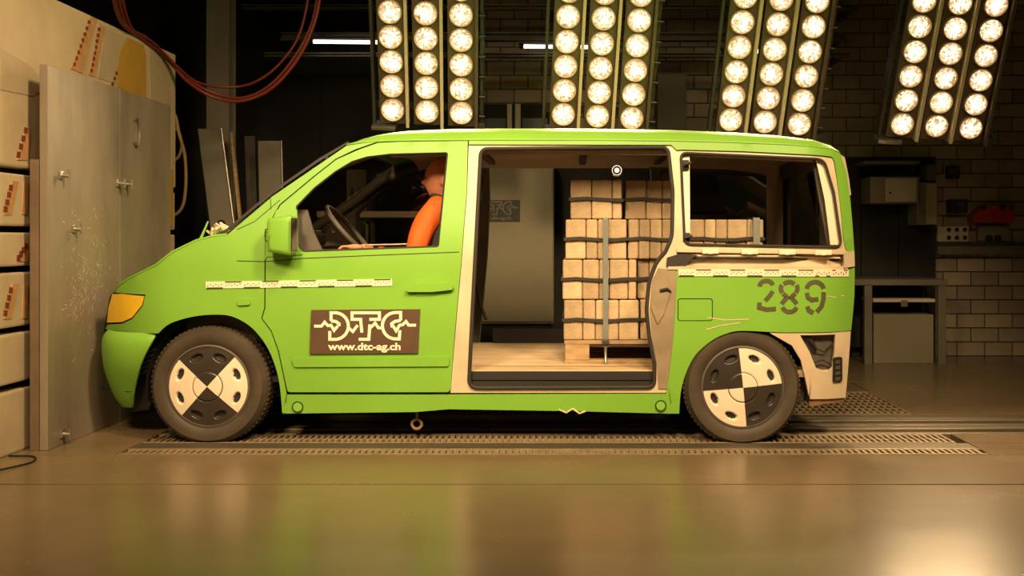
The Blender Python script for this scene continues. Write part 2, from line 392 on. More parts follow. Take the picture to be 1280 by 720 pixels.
# ------------------------------------------------------------------ floodlight banks behind the van
def lamp_meshes():
    prof = [(.092, .015), (.092, -.02), (.086, -.024), (.082, -.018), (.082, 0)]
    t = lathe('lamp', prof, M['flange'], None, 28); rim = t.data; bpy.data.objects.remove(t)
    prof = [(0, -.022), (.03, -.0205), (.055, -.016), (.074, -.009), (.083, 0), (.083, .004)]
    t = lathe('lens', prof, M['lens'], None, 28); ln = t.data; bpy.data.objects.remove(t)
    return rim, ln
RIM, LENS = lamp_meshes()
ROWS, DR, DC = 7, .195, .272
def flood_bank(px, py, Y, roll, yaw, tilt, label):
    root = tag(empty('floodlight_bank', at(px, py, Y)), label, 'floodlight', 'floodlight banks behind the van')
    H = DR*(ROWS-1)
    for c in range(3):
        x = (c-1)*DC
        b = bmesh.new(); bm_box(b, x-.108, x+.108, .004, .10, -.115, H+.12, 0, .006)
        from_bm('housing', b, M['lampbox'], root, True)
        for s in ((1,) if c < 2 else (1,)):
            b = bmesh.new(); bm_box(b, x+.112, x+.118, -.055, .10, -.125, H+.12, 0, .001); bm_box(b, x+.112, x+.136, -.061, -.055, -.125, H+.12)
            from_bm('flange', b, M['flange'] if c < 2 else M['lampbox'], root)
        for r in range(ROWS):
            lp = bpy.data.objects.new('lamp', RIM); COL.objects.link(lp); lp.parent = root; lp.location = (x, 0, r*DR)
            le = bpy.data.objects.new('lens', LENS); COL.objects.link(le); le.parent = lp
    b = bmesh.new()
    for s in (-1, 1): bm_box(b, s*(DC+.155)-.012, s*(DC+.155)+.012, .02, .12, -.12, H+.12)
    bm_box(b, -DC-.17, DC+.17, .10, .13, -.02, .04); bm_box(b, -DC-.17, DC+.17, .10, .13, H-.02, H+.04)
    from_bm('support_frame', b, M['steeldark'], root)
    b = bmesh.new(); bm_box(b, -DC-.17, -DC+.02, -.04, .12, -.165, -.130, 0, .004); from_bm('bracket', b, M['galv'], root, True)
    b = bmesh.new(); bm_box(b, DC+.13, DC+.19, -.03, .08, -.15, -.07, 0, .006); from_bm('bracket', b, M['steeldark'], root, True)
    for k in range(8):                                # knobs along the right rim
        b = bmesh.new(); bm_tube(b, [(DC+.14, -.01, -.02+k*.16), (DC+.185, -.01, -.02+k*.16)], .008, 6); from_bm('latch', b, M['steeldark'], root, True)
    for c in range(3):                                # beam of the lamps, thrown from in front of the lenses
        for r_ in range(ROWS):
            l = bpy.data.lights.new('lamp_beam', 'SPOT'); l.energy = SPOT_POWER; l.color = WARM; l.spot_size = math.radians(84); l.spot_blend = .7; l.shadow_soft_size = .016
            q = bpy.data.objects.new('lamp_beam', l); COL.objects.link(q); q.parent = root; q.location = ((c-1)*DC, -.055, r_*DR); q.rotation_euler = (-math.pi/2, 0, 0)
    root.rotation_euler = (Matrix.Rotation(roll, 3, 'Y') @ Matrix.Rotation(yaw, 3, 'Z') @ Matrix.Rotation(tilt, 3, 'X')).to_euler()
    return root
D2R = math.radians
flood_bank(534, 139, 8.75, D2R(2.5), D2R(0), D2R(24), 'leftmost floodlight bank above the van windscreen, showing beside the red hoses')
flood_bank(747, 145, 8.75, D2R(3.2), D2R(0), D2R(24), 'floodlight bank standing above the open sliding doorway, second from left')
flood_bank(956, 152, 8.75, D2R(3.6), D2R(0), D2R(24), 'floodlight bank above the rear side window, second from the right')
flood_bank(1170, 157, 8.75, D2R(3.2), D2R(0), D2R(24), 'rightmost floodlight bank, clear of the van and before the brick wall')
# ------------------------------------------------------------------ things in the background
def pbox(name, px0, px1, py0, py1, Y, depth, m, bev=.004, parent=None):
    x0, _, z1 = at(px0, py0, Y); x1, _, z0 = at(px1, py1, Y)
    return box(name, x0, x1, Y, Y+depth, z0, z1, m, parent, bev)
def pole(name, p0, p1, r, m, parent=None): return tube(name, [p0, p1], r, m, parent, 10)
# steel column behind the barrier, leaning boards, ropes, hoses
col = tag(empty('steel_column', at(272, 300, 9.4)), 'tall dark steel column behind the red hose loop', 'column')
b = bmesh.new(); x0 = at(258, 0, 9.4)[0]; x1 = at(286, 0, 9.4)[0]
bm_box(b, x0, x1, 9.4, 9.42, 0, ZC); bm_box(b, (x0+x1)/2-.006, (x0+x1)/2+.006, 9.42, 9.58, 0, ZC); bm_box(b, x0, x1, 9.58, 9.6, 0, ZC)
child(from_bm('column_profile', b, M['boardgrey']), col)
child(box('base_plate', x0-.06, x1+.06, 9.34, 9.66, 0, .02, M['steeldark']), col)
def leaning(name, p_top, p_bot, w, Y0, label, cat, m, knob=False, edge=True):
    "board leaning on the wall: foot at distance Y0, head a little farther"
    a = Vector(at(*p_bot, Y0)); c = Vector(at(*p_top, Y0+.12))
    d = (c-a); d2 = a-d*(a.z/d.z)                     # run it down to the floor
    root = tag(empty(name, d2), label, cat)
    b = bmesh.new(); vs = []
    for q in (d2, c):
        for dx in (-w/2, w/2):
            for dy in (0, .03): vs.append(b.verts.new(q+Vector((dx, dy, 0))))
    for f in ((0, 1, 3, 2), (4, 6, 7, 5), (0, 2, 6, 4), (1, 5, 7, 3), (0, 4, 5, 1), (2, 3, 7, 6)): b.faces.new([vs[i] for i in f])
    child(from_bm('panel', b, m), root)
    if edge:
        e = bmesh.new(); bm_tube(e, [d2+Vector((w/2, -.006, .02)), c+Vector((w/2, -.006, 0))], .007, 6); child(from_bm('edge_strip', e, M['galv'], None, True), root)
    if knob:
        e = bmesh.new(); q = d2+(c-d2)*.62; bm_tube(e, [q+Vector((0, -.03, 0)), q], .03, 10); child(from_bm('knob', e, M['dark'], None, True), root)
    return root
leaning('leaning_board', (262, 161), (280, 300), .195, 9.0, 'wide grey board leaning upright behind the van bonnet', 'board', M['boardgrey'], True)
leaning('leaning_board', (337, 176), (340, 300), .20, 9.3, 'grey board with bright edges standing behind the windscreen pillar', 'board', M['boardgrey'], False)
leaning('wooden_stick', (289, 165), (302, 300), .025, 9.1, 'thin pale stick leaning between the two grey boards', 'stick', M['pallet'], False, False)
leaning('dark_plank', (312, 170), (316, 300), .09, 9.55, 'narrow dark plank leaning beside the thin stick', 'plank', M['steeldark'], False, False)
tag(tube('rope', catmull([at(208, 130, 8.292), at(219, 145, 8.292), at(224, 168, 8.292), at(231, 195, 8.292), at(232, 235, 8.292), at(226, 262, 8.292), at(208, 274, 8.292)], 8), .012, M['rope']), 'yellowish rope bow hanging at the far edge of the barrier, longer one', 'rope')
tag(tube('rope', catmull([at(209, 157, 8.292), at(222, 163, 8.292), at(227, 180, 8.292), at(223, 196, 8.292), at(208, 207, 8.292)], 8), .010, M['rope']), 'short yellowish rope loop hanging inside the longer rope bow', 'rope')
tag(tube('red_hose', catmull([at(131, -40, 6.7), at(141, -5, 6.9), at(152, 28, 7.2), at(176, 48, 7.6), at(207, 72, 8.0), at(236, 103, 8.2), at(268, 122, 8.3), at(303, 126, 8.3), at(340, 110, 8.3), at(373, 72, 8.3), at(394, 25, 8.3), at(404, -30, 8.3)], 10), .013, M['hose']), 'lowest dark red hose sagging from the barrier top to the ceiling', 'hose')
tag(tube('red_hose', catmull([at(140, -40, 6.8), at(147, -5, 7.0), at(158, 32, 7.3), at(184, 48, 7.7), at(212, 74, 8.05), at(240, 102, 8.25), at(272, 118, 8.35), at(305, 122, 8.35), at(338, 106, 8.35), at(369, 70, 8.35), at(391, 25, 8.35), at(399, -30, 8.35)], 10), .011, M['hose']), 'middle dark red hose running just above the lowest hose', 'hose')
tag(tube('red_hose', catmull([at(147, -40, 6.9), at(152, -5, 7.1), at(165, 36, 7.4), at(192, 54, 7.8), at(222, 84, 8.1), at(250, 104, 8.3), at(290, 109, 8.45), at(322, 101, 8.45), at(352, 77, 8.45), at(376, 38, 8.45), at(390, -30, 8.45)], 10), .010, M['hose']), 'thinnest dark red hose with the highest sag above the other two', 'hose')
# ceiling girders and tube lights on the far wall
for i, (y, p0, p1, h, lab) in enumerate(((8, 300, 1075, 5, 'topmost dark steel girder spanning the back wall'), (45, 350, 1060, 10, 'middle dark steel girder just above the tube lights'), (68, 330, 1062, 5, 'thin lower steel girder just below the tube lights'))):
    r = tag(empty('girder', at(690, y, 10.2)), lab, 'girder')
    x0, _, z1 = at(p0, y-h/2, 10.2); x1, _, z0 = at(p1, y+h/2, 10.2)
    b = bmesh.new(); bm_box(b, x0, x1, 10.2, 10.32, z1-.012, z1); bm_box(b, x0, x1, 10.25, 10.27, z0, z1); bm_box(b, x0, x1, 10.2, 10.32, z0, z0+.012)
    child(from_bm('beam', b, M['boardgrey']), r)
    for px in (p0+12, (p0+p1)/2, p1-12):
        x = at(px, y, 10.3)[0]; child(box('wall_bracket', x-.03, x+.03, 10.30, 10.81, z0, z1, M['steeldark']), r)
for (p0, p1, y, lab) in ((389, 482, 52, 'lit fluorescent tube under the girder right of the hose loop'), (652, 742, 58, 'lit fluorescent tube between the first two floodlight banks'), (905, 1002, 64, 'lit fluorescent tube behind the third floodlight bank')):
    a = Vector(at(p0, y, 10.05)); c = Vector(at(p1, y+1, 10.05))
    r = tag(empty('tube_light', a), lab, 'light', 'fluorescent tubes on the girder')
    child(tube('lit_tube', [a, c], .017, M['tubelight']), r)
    child(box('fixture', a.x-.03, c.x+.03, 10.04, 10.1, a.z+.022, a.z+.05, M['steeldark'], None, .003), r)
    for q in (a, c): child(tube('end_cap', [q+Vector((-.02, 0, 0)), q+Vector((.02, 0, 0))], .021, M['dark']), r)
    for q in (a+Vector((.1, 0, 0)), c-Vector((.1, 0, 0))): child(box('hanger', q.x-.01, q.x+.01, 10.06, 10.24, a.z+.045, a.z+.065, M['steeldark']), r)
# pale column and grey double door seen over the roof
r = tag(empty('pale_column', at(840, 300, 10.4)), 'pale square column seen over the roof between two floodlight banks', 'column')
x0 = at(822, 0, 10.4)[0]; x1 = at(858, 0, 10.4)[0]
child(box('shaft', x0, x1, 10.4, 10.84, .1, at(0, 92, 10.4)[2], M['boardgrey'], None, .01), r)
child(box('plinth', x0-.03, x1+.03, 10.36, 10.84, 0, .1, M['boardgrey'], None, .01), r)
dx0, dx1 = at(600, 0, 10.6)[0], at(690, 0, 10.6)[0]
dz = at(0, 128, 10.6)[2]
dr = struct(box('door_1', dx0, dx1, 10.74, 10.845, 0, dz, M['darkwall']), 'grey double door behind the van with two pale upright frames', 'door')
for p0, p1 in ((633, 639), (643, 650)): box('door_stile', at(p0, 0, 10.6)[0], at(p1, 0, 10.6)[0], 10.70, 10.74, 0, dz, M['pale'], dr, .004)
for p0, p1 in ((606, 631), (652, 684)): box('door_pane', at(p0, 0, 10.6)[0], at(p1, 0, 10.6)[0], 10.72, 10.735, 1.6, at(0, 146, 10.6)[2], mat('blue_grey_pane', (.10, .13, .15), .3), dr, .003)
# tall cabinet with a sign, seen through the doorway
r = tag(empty('tall_cabinet', at(640, 430, 10.3)), 'tall pale metal cabinet, colour toned down for dim light, seen through the open doorway', 'cabinet')
x0, _, z1 = at(536, 202, 10.3); x1, _, z0 = at(692, 405, 10.3)
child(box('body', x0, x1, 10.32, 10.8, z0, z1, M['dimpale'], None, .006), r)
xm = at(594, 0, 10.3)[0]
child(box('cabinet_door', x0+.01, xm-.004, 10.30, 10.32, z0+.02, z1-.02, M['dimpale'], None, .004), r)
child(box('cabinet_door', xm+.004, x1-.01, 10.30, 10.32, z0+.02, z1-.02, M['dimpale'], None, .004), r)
child(box('plinth', x0+.03, x1-.03, 10.36, 10.8, 0, z0, M['black']), r)
x = at(586, 0, 10.3)[0]; child(tube('handle', [(x, 10.27, .95), (x, 10.27, 1.12)], .01, M['galv']), r)
CABX = (at(588, 0, 10.29)[0], at(650, 0, 10.29)[0]); CABZ = (at(0, 277, 10.29)[2], at(0, 250, 10.29)[2])
# locker seen through the cab, with a low ledge
r = tag(empty('locker', at(448, 430, 10.2)), 'pale narrow locker with two dark slots seen through the cab window', 'locker')
x0, _, z1 = at(433, 212, 10.2); x1 = at(458, 0, 10.2)[0]
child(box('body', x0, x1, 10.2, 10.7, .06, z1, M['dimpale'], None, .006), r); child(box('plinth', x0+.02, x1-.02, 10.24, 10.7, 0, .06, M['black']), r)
for px in (440, 449):
    q = at(px, 242, 10.195); child(box('slot', q[0]-.012, q[0]+.012, 10.19, 10.2, q[2]-.05, q[2]+.05, M['black']), r)
r = tag(empty('low_shelf', at(450, 430, 10.0)), 'long low pale shelf board behind the cab', 'shelf')
x0 = at(396, 0, 9.9)[0]; x1 = at(530, 0, 9.9)[0]; z1 = at(0, 264, 9.9)[2]; z0 = at(0, 272, 9.9)[2]
child(box('board', x0, x1, 9.9, 10.15, z0, z1, M['pale'], None, .004), r)
for x in (x0+.05, (x0+x1)/2, x1-.05): child(box('leg', x-.02, x+.02, 10.0, 10.04, 0, z0, M['steeldark']), r)
# right-hand corner: bench, cupboards, boxes, sockets
r = tag(empty('workbench', at(1120, 440, 10.2)), 'low workbench with a pale top edge against the brick wall', 'workbench')
x0, _, z1 = at(1064, 352, 10.1); x1 = at(1185, 0, 10.1)[0]
child(box('bench_top', x0-.4, x1, 10.1, 10.8, z1-.035, z1+.02, M['boardgrey'], None, .005), r)
for x, y in ((x1-.05, 10.14), (x1-.05, 10.75), (x0-.33, 10.14), (x0-.33, 10.75), (x0+.16, 10.14)): child(box('leg', x-.035, x+.035, y-.03, y+.03, 0, z1-.035, M['boardgrey'], None, .003), r)
child(box('back_panel', x0-.35, x1-.05, 10.7, 10.72, .1, z1-.04, M['black']), r)
o = pbox('storage_box', 1092, 1167, 375, 436, 10.2, .4, M['dimpale'], .006)
r = tag(empty('storage_chest', at(1130, 440, 10.2)), 'pale metal chest standing under the workbench', 'chest')
o.name = 'body'; o.location.z -= (o.bound_box[0][2]); child(o, r)
x0, _, z1 = at(1092, 375, 10.2); x1 = at(1167, 0, 10.2)[0]; child(box('lid', x0-.01, x1+.01, 10.185, 10.61, z1-.02, z1+.012, M['pale'], None, .004), r)
child(box('latch', (x0+x1)/2-.03, (x0+x1)/2+.03, 10.175, 10.19, z1-.06, z1, M['galv']), r)
x0, _, z1 = at(1030, 196, 10.78); x1 = at(1171, 0, 10.78)[0]
r = tag(empty('backing_board', ((x0+x1)/2, 10.8, 0)), 'large dark board added over the wall behind the workbench and cupboards', 'board')  # dark panels added to cover the brick behind the bench
for k in range(3): child(box('board_panel', x0+(x1-x0)*k/3+.004, x0+(x1-x0)*(k+1)/3-.004, 10.80, 10.84, 0, z1, M['darkwall'], None, .004), r)
def wall_thing(name, label, cat): return tag(empty(name, (0, 0, 0)), label, cat)
r = wall_thing('wall_cupboard', 'cream wall cupboard behind the van tail, wider of the two', 'cupboard')
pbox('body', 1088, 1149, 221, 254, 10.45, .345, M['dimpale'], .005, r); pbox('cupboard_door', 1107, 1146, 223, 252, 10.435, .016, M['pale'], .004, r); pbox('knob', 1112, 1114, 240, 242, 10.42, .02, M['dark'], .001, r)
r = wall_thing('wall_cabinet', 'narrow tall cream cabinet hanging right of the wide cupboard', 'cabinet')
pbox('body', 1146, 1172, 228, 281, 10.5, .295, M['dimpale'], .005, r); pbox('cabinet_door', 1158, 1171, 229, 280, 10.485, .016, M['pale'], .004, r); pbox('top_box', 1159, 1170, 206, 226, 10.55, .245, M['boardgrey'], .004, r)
r = wall_thing('dark_shelf', 'dark shelf board hanging above the cream cupboard', 'shelf')
pbox('board', 1080, 1150, 201, 205, 10.45, .345, M['boardgrey'], .003, r); pbox('bracket', 1086, 1089, 205, 214, 10.6, .195, M['steeldark'], .002, r); pbox('bracket', 1140, 1143, 205, 214, 10.6, .195, M['steeldark'], .002, r)
r = wall_thing('wall_phone', 'black wall telephone box above the socket strip', 'phone')
pbox('body', 1187, 1210, 249, 266, 10.74, .11, M['black'], .01, r); pbox('handset', 1189, 1194, 251, 264, 10.70, .05, M['dark'], .006, r); pbox('keypad', 1198, 1207, 252, 261, 10.73, .012, M['steeldark'], .003, r)
r = wall_thing('thermostat', 'small dark wall box above the black telephone', 'wall box')
pbox('body', 1185, 1200, 207, 223, 10.76, .09, M['black'], .01, r); pbox('cover', 1187, 1198, 209, 217, 10.75, .012, M['steeldark'], .004, r)
r = wall_thing('red_dispenser', 'red plastic wall holder right of the black telephone', 'holder')
x0, _, z1 = at(1216, 257, 10.7); x1, _, z0 = at(1267, 278, 10.7)
b = bmesh.new(); pf = [(x0+.10, z1), (x1-.10, z1), (x1+.01, z1-.09), (x1-.02, z0), (x0, z0), (x0-.01, z1-.10)]
vs = [[b.verts.new((x, y, z)) for x, z in pf] for y in (10.66, 10.845)]
b.faces.new(vs[0]); b.faces.new(vs[1][::-1])
for i in range(6): b.faces.new((vs[0][i], vs[1][i], vs[1][(i+1) % 6], vs[0][(i+1) % 6]))
from_bm('body', b, M['redbox'], r); pbox('clip', 1228, 1233, 256, 262, 10.64, .03, M['black'], .003, r); pbox('clip', 1250, 1256, 256, 262, 10.64, .03, M['black'], .003, r)
r = wall_thing('socket_strip', 'pale socket strip with two rows of three outlets under the telephone', 'socket')
pbox('plate', 1172, 1211, 283, 302, 10.78, .07, M['pale'], .006, r)
for py in (287, 297):
    for px in (1186, 1196, 1206): q = at(px, py, 10.775); tube('outlet', [(q[0], 10.765, q[2]), (q[0], 10.785, q[2])], .02, M['black'], r, 12)
r = wall_thing('dial_box', 'pale control box with two round dials under the red holder', 'control box')
pbox('plate', 1223, 1262, 282, 301.5, 10.78, .07, M['dimpale'], .006, r)
for px in (1236, 1247): q = at(px, 298, 10.775); tube('dial', [(q[0], 10.755, q[2]), (q[0], 10.785, q[2])], .034, M['black'], r, 14)
r = wall_thing('cable_trunking', 'long dark cable trunking ledge under the sockets on the brick wall', 'trunking')
x0, _, z1 = at(1172, 303, 10.74); z0 = at(0, 318, 10.74)[2]
box('channel', x0, x0+2.4, 10.74, 10.85, z0, z1, M['boardgrey'], r, .005); box('cover_lip', x0, x0+2.4, 10.725, 10.74, z1-.03, z1+.008, M['steeldark'], r, .003)
# thin cable on the floor by the barrier
tag(tube('floor_cable', catmull([(-2.98, 5.80, .006), (-2.84, 5.78, .006), (-2.78, 5.62, .006), (-2.86, 5.4, .006), (-2.95, 5.1, .006), (-2.9, 4.7, .006), (-2.55, 4.35, .006), (-2.42, 4.30, .006), (-2.40, 4.12, .006), (-2.55, 4.08, .006)], 8), .005, M['dark'], None, 6), 'thin dark cable lying on the floor at the barrier foot', 'cable')
# ------------------------------------------------------------------ the van
VY, VC = 6.2, 7.14                                   # near flank, centre line
def smooth(t): t = min(1, max(0, t)); return t*t*(3-2*t)
def dside(X, Z):
    d = 0.0
    if Z < .78: d += .16*(.78-Z)**2
    if Z > .95:
        t = Z-.95; d += .10*t*t/.3 if t < .3 else .03+.20*(t-.3)
    if X < -2.25: d += 1.15*(-2.25-X)**2
    if X > 1.30: d += 1.6*(X-1.30)**2
    return d
def XZ(px, py, off=0):
    Y = VY
    for _ in range(10):
        X = (px-CX)*Y/F; Z = CAMZ-(py-CY)*Y/F; Y = VY+dside(X, Z)+off
    return X, Z
def P3(px, py, off=0):
    X, Z = XZ(px, py, off); return Vector((X, VY+dside(X, Z)+off, Z))
def rounded(poly):
    out = []; n = len(poly)
    for i, p in enumerate(poly):
        if len(p) == 2 or p[2] == 0: out.append((p[0], p[1])); continue
        a = Vector(poly[i-1][:2]); b = Vector(p[:2]); c = Vector(poly[(i+1) % n][:2]); r = p[2]
        u = b+(a-b).normalized()*min(r, (a-b).length*.49); v = b+(c-b).normalized()*min(r, (c-b).length*.49)
        for k in range(6):
            t = k/5; out.append(tuple((1-t)**2*u+2*t*(1-t)*b+t*t*v))
    return out
def densify(poly, step):
    out = []; n = len(poly)
    for i in range(n):
        a = Vector(poly[i]); b = Vector(poly[(i+1) % n]); k = max(1, int((b-a).length/step))
        for j in range(k): out.append(tuple(a+(b-a)*j/k))
    return out
def inside(p, poly):
    x, y = p; c = False; n = len(poly); j = n-1
    for i in range(n):
        xi, yi = poly[i]; xj, yj = poly[j]
        if (yi > y) != (yj > y) and x < (xj-xi)*(y-yi)/(yj-yi)+xi: c = not c
        j = i
    return c
def inset(poly, g):
    n = len(poly); ar = sum(poly[i-1][0]*poly[i][1]-poly[i][0]*poly[i-1][1] for i in range(n)); s = 1 if ar > 0 else -1
    out = []
    for i in range(n):
        a = Vector(poly[i-1]); b = Vector(poly[i]); c = Vector(poly[(i+1) % n])
        d1 = (b-a).normalized(); d2 = (c-b).normalized()
        n1 = Vector((-d1.y, d1.x))*s; n2 = Vector((-d2.y, d2.x))*s; m = n1+n2
        if m.length < 1e-4: out.append(tuple(b)); continue
        m.normalize(); out.append(tuple(b+m*g/max(.5, m.dot(n1))))
    return out
def tri2d(poly, holes, step):
    pts = []; edges = []
    for lp in [poly]+holes:
        lp = densify(lp, step); k = len(pts); n = len(lp)
        pts += [Vector(p) for p in lp]; edges += [(k+i, k+(i+1) % n) for i in range(n)]
    xs = [p[0] for p in poly]; zs = [p[1] for p in poly]
    nx = int((max(xs)-min(xs))/step); nz = int((max(zs)-min(zs))/step)
    for i in range(1, nx):
        for j in range(1, nz):
            q = (min(xs)+i*step, min(zs)+j*step)
            if inside(q, poly) and not any(inside(q, h) for h in holes): pts.append(Vector(q))
    r = delaunay_2d_cdt(pts, edges, [], 0, 1e-5)
    vs = [tuple(v) for v in r[0]]; fs = []
    for f in r[2]:
        cx = sum(vs[i][0] for i in f)/3; cz = sum(vs[i][1] for i in f)/3
        if inside((cx, cz), poly) and not any(inside((cx, cz), h) for h in holes): fs.append(tuple(f))
    return vs, fs
def panel(name, poly, m, parent, holes=(), off=0, t=.02, gap=0, step=.06, far=False, crown=0):
    "sheet panel that follows the flank of the van, outline in photo pixels on that flank"
    pl2 = [XZ(x, y, off) for x, y in rounded(poly)]
    hl2 = [[XZ(x, y, off) for x, y in rounded(h)] for h in holes]
    if gap: pl2 = inset(pl2, gap); hl2 = [inset(h, -gap) for h in hl2]
    vs, fs = tri2d(pl2, hl2, step)
    n = len(vs)
    v3 = [(x, VY+dside(x, z)+off, z) for x, z in vs]
    cnt = {}
    for f in fs:
        for i in range(3):
            e = (f[i], f[(i+1) % 3]); cnt[tuple(sorted(e))] = cnt.get(tuple(sorted(e)), [])+[e]
    F3 = list(fs)
    if t:
        v3 += [(x, VY+dside(x, z)+off+t, z) for x, z in vs]
        F3 += [tuple(i+n for i in f[::-1]) for f in fs]
        F3 += [(e[0][0], e[0][1], e[0][1]+n, e[0][0]+n) for e in cnt.values() if len(e) == 1]
    if far: v3 = [(x, 2*VC-y, z) for x, y, z in v3]
    used = sorted(set(i for f in F3 for i in f)); mp = {j: i for i, j in enumerate(used)}
    return mesh(name, [v3[i] for i in used], [tuple(mp[i] for i in f) for f in F3], m, parent, True, 40)
def ribbon_verts(pts, wd):
    pts = [Vector(p) for p in pts]; L = []; R = []
    for i, p in enumerate(pts):
        d1 = (p-pts[i-1]).normalized() if i else None; d2 = (pts[i+1]-p).normalized() if i < len(pts)-1 else None
        d1 = d1 or d2; d2 = d2 or d1
        n1 = Vector((-d1.y, d1.x)); n2 = Vector((-d2.y, d2.x)); mm = (n1+n2)
        mm = mm.normalized() if mm.length > .05 else n1
        k = wd/2/max(.45, mm.dot(n1)); L.append(p+mm*k); R.append(p-mm*k)
    return L, R
def ribbons(name, lines, wd, m, parent, fn):
    vs = []; fs = []
    for pts in lines:
        L, R = ribbon_verts(pts, wd); k = len(vs); n = len(L)
        vs += [fn(p.x, p.y) for p in L]+[fn(p.x, p.y) for p in R]
        fs += [(k+i, k+i+1, k+n+i+1, k+n+i) for i in range(n-1)]
    o = mesh(name, vs, fs, m, parent)
    return o
def arc(cx, cy, rx, ry, a0, a1, n=10): return [(cx+rx*math.cos(math.radians(a0+(a1-a0)*k/n)), cy+ry*math.sin(math.radians(a0+(a1-a0)*k/n))) for k in range(n+1)]

van = tag(empty('crash_test_van', (-.55, VC, 0)), 'matt green crash test van with its nose against the steel plate', 'van')
VINV = Matrix.Translation(van.location).inverted()
def V(o):
    "part of the van"
    o.parent = van; o.matrix_parent_inverse = VINV; return o
def sm(pts, n=4): return [tuple(v) for v in catmull([(x, y, 0) for x, y in pts], n)]
def sm2(pts, n=4): return [(v[0], v[1]) for v in sm(pts, n)]
ARCH_F = [(198, 417.5), (213, 405), (241.6, 396.5), (270.5, 394), (292, 397), (314, 410), (332, 432), (343, 457), (349, 482.5), (352, 517)]
ARCH_F = sm2(ARCH_F)
FEND = [(143, 366), (148, 358), (159, 350), (195, 332), (215, 316), (245, 301), (264, 296), (283, 293.5), (340, 245), (433, 181.5), (452, 178.6), (472, 177), (445, 187), (420, 199), (392, 221), (350, 256), (343, 268), (333, 290), (331.5, 325), (331, 385), (327, 398), (339, 414), (348, 439), (355, 472), (359, 492), (359, 517)] + ARCH_F[::-1] + [(131, 412), (134, 405), (152, 404), (165, 398), (178, 382), (181, 369)]
WIN_F = [(370.5, 258), (392.8, 235), (419, 214.6), (440, 202), (458.7, 196.2), (487.8, 192.7), (559.5, 190.9, 3), (548, 308.3, 3), (460, 311.5), (378, 314.5, 4), (371, 304)]
DOOR_F = [(446, 187.3), (472, 178), (500, 176.6), (585.5, 175.5), (584, 240), (577, 330), (568, 430), (563.5, 491, 6), (359, 491, 4), (355, 472), (348, 439), (339, 414), (327, 398), (331, 385), (331.5, 325), (333, 290), (343, 268), (350, 256), (392, 221), (420, 199)]
for far in (False, True):
    fn_ = V(panel('front_fender', FEND, M['green'], None, far=far, gap=.0035, t=.018))
    d = V(panel('front_door', DOOR_F, M['green'], None, [WIN_F], far=far, gap=.0035, t=.03))
    if not far: fender, door = fn_, d
# hidden inner sheet that closes the joints
SHEET = [(200, 345), (330, 300), (338, 318), (566, 318), (556, 500), (366, 500), (352, 450), (336, 424), (316, 405), (292, 392), (268, 389), (240, 391), (200, 412), (190, 410)]
for far in (False, True):
    V(panel('inner_sheet', SHEET, M['dark'], None, off=.032, t=.01, far=far, step=.12))
V(panel('door_lining', [p for p in DOOR_F], M['trim'], None, [WIN_F], off=.036, t=.01, far=True, gap=.004, step=.12))

V(panel('pillar_lining', [(283, 296), (340, 250), (433, 186), (472, 180), (585, 178), (585, 187), (560, 190), (488, 191), (440, 200), (392, 232), (370, 256), (371, 310), (300, 330)], M['trim'], None, off=.05, t=.01, far=True, step=.12))
# headlight, bumper
V(panel('headlight', [(140, 367), (150, 366.5), (181, 369.5), (178, 382), (165, 398), (152, 403.5), (133, 404), (135, 385)], M['yellow'], None, off=-.006, t=.03, gap=.004, step=.03))
V(panel('headlight', [(140, 367), (150, 366.5), (181, 369.5), (178, 382), (165, 398), (152, 403.5), (133, 404), (135, 385)], M['yellow'], None, off=-.006, t=.03, gap=.004, step=.03, far=True))
def bumper():
    # sections down the bumper corner, swept round the nose
    zs = [(416, .03), (424, -.005), (436, -.02), (455, -.022), (470, -.005), (484, .012), (498, .025), (513, .06)]
    xr = [196, 194, 188, 179, 174, 169, 166, 163]      # rear edge of the wrap in pixels
    vs = []; fs = []; NC = 10
    for (py, o), xe in zip(zs, xr):
        X1, Z = XZ(xe, py)
        row = []
        Xf = -2.815+max(0, o)*1.1-.0*Z
        for k in range(NC+1):
            t = k/NC; a = t*math.pi/2
            X = X1+(Xf-X1)*math.sin(a)**.9; Y = VY+dside(min(X1, -2.25), Z)+o+.52*(1-math.cos(a)**.8 if k < NC else 1)
            row.append((X, Y, Z))
        full = row+[(row[-1][0]-.0, VC, Z)]+[(x, 2*VC-y, z) for x, y, z in row[::-1]]
        vs += full
    n = len(full)
    for i in range(len(zs)-1):
        for j in range(n-1): fs.append((i*n+j, i*n+j+1, (i+1)*n+j+1, (i+1)*n+j))
    o = mesh('front_bumper', vs, fs, M['green'], None, True, 60)
    s = o.modifiers.new('s', 'SOLIDIFY'); s.thickness = .012; s.offset = -1 if False else 0
    sb = o.modifiers.new('ss', 'SUBSURF'); sb.levels = sb.render_levels = 1
    return o
bp_ = V(bumper())
gl = bmesh.new()
for k in range(5):
    a = P3(168+k*1.5, 472-k*6.5, .09); c = P3(186+k*2.5, 462-k*6.5, .06); bm_tube(gl, [a, c], .006, 6)
V(from_bm('splash_guard_ribs', gl, M['trim'], None, True))
V(panel('splash_guard', [(163, 515), (166, 490), (174, 466), (189, 436), (198, 422), (214, 420), (200, 470), (186, 512)], M['dark'], None, off=.10, t=.01))
# bumper crease line and joints
V(ribbons('bumper_crease', [[(119, 483), (140, 488), (165, 490)]], 1.0, M['dark'], None, lambda x, y: P3(x, y, -.03)))
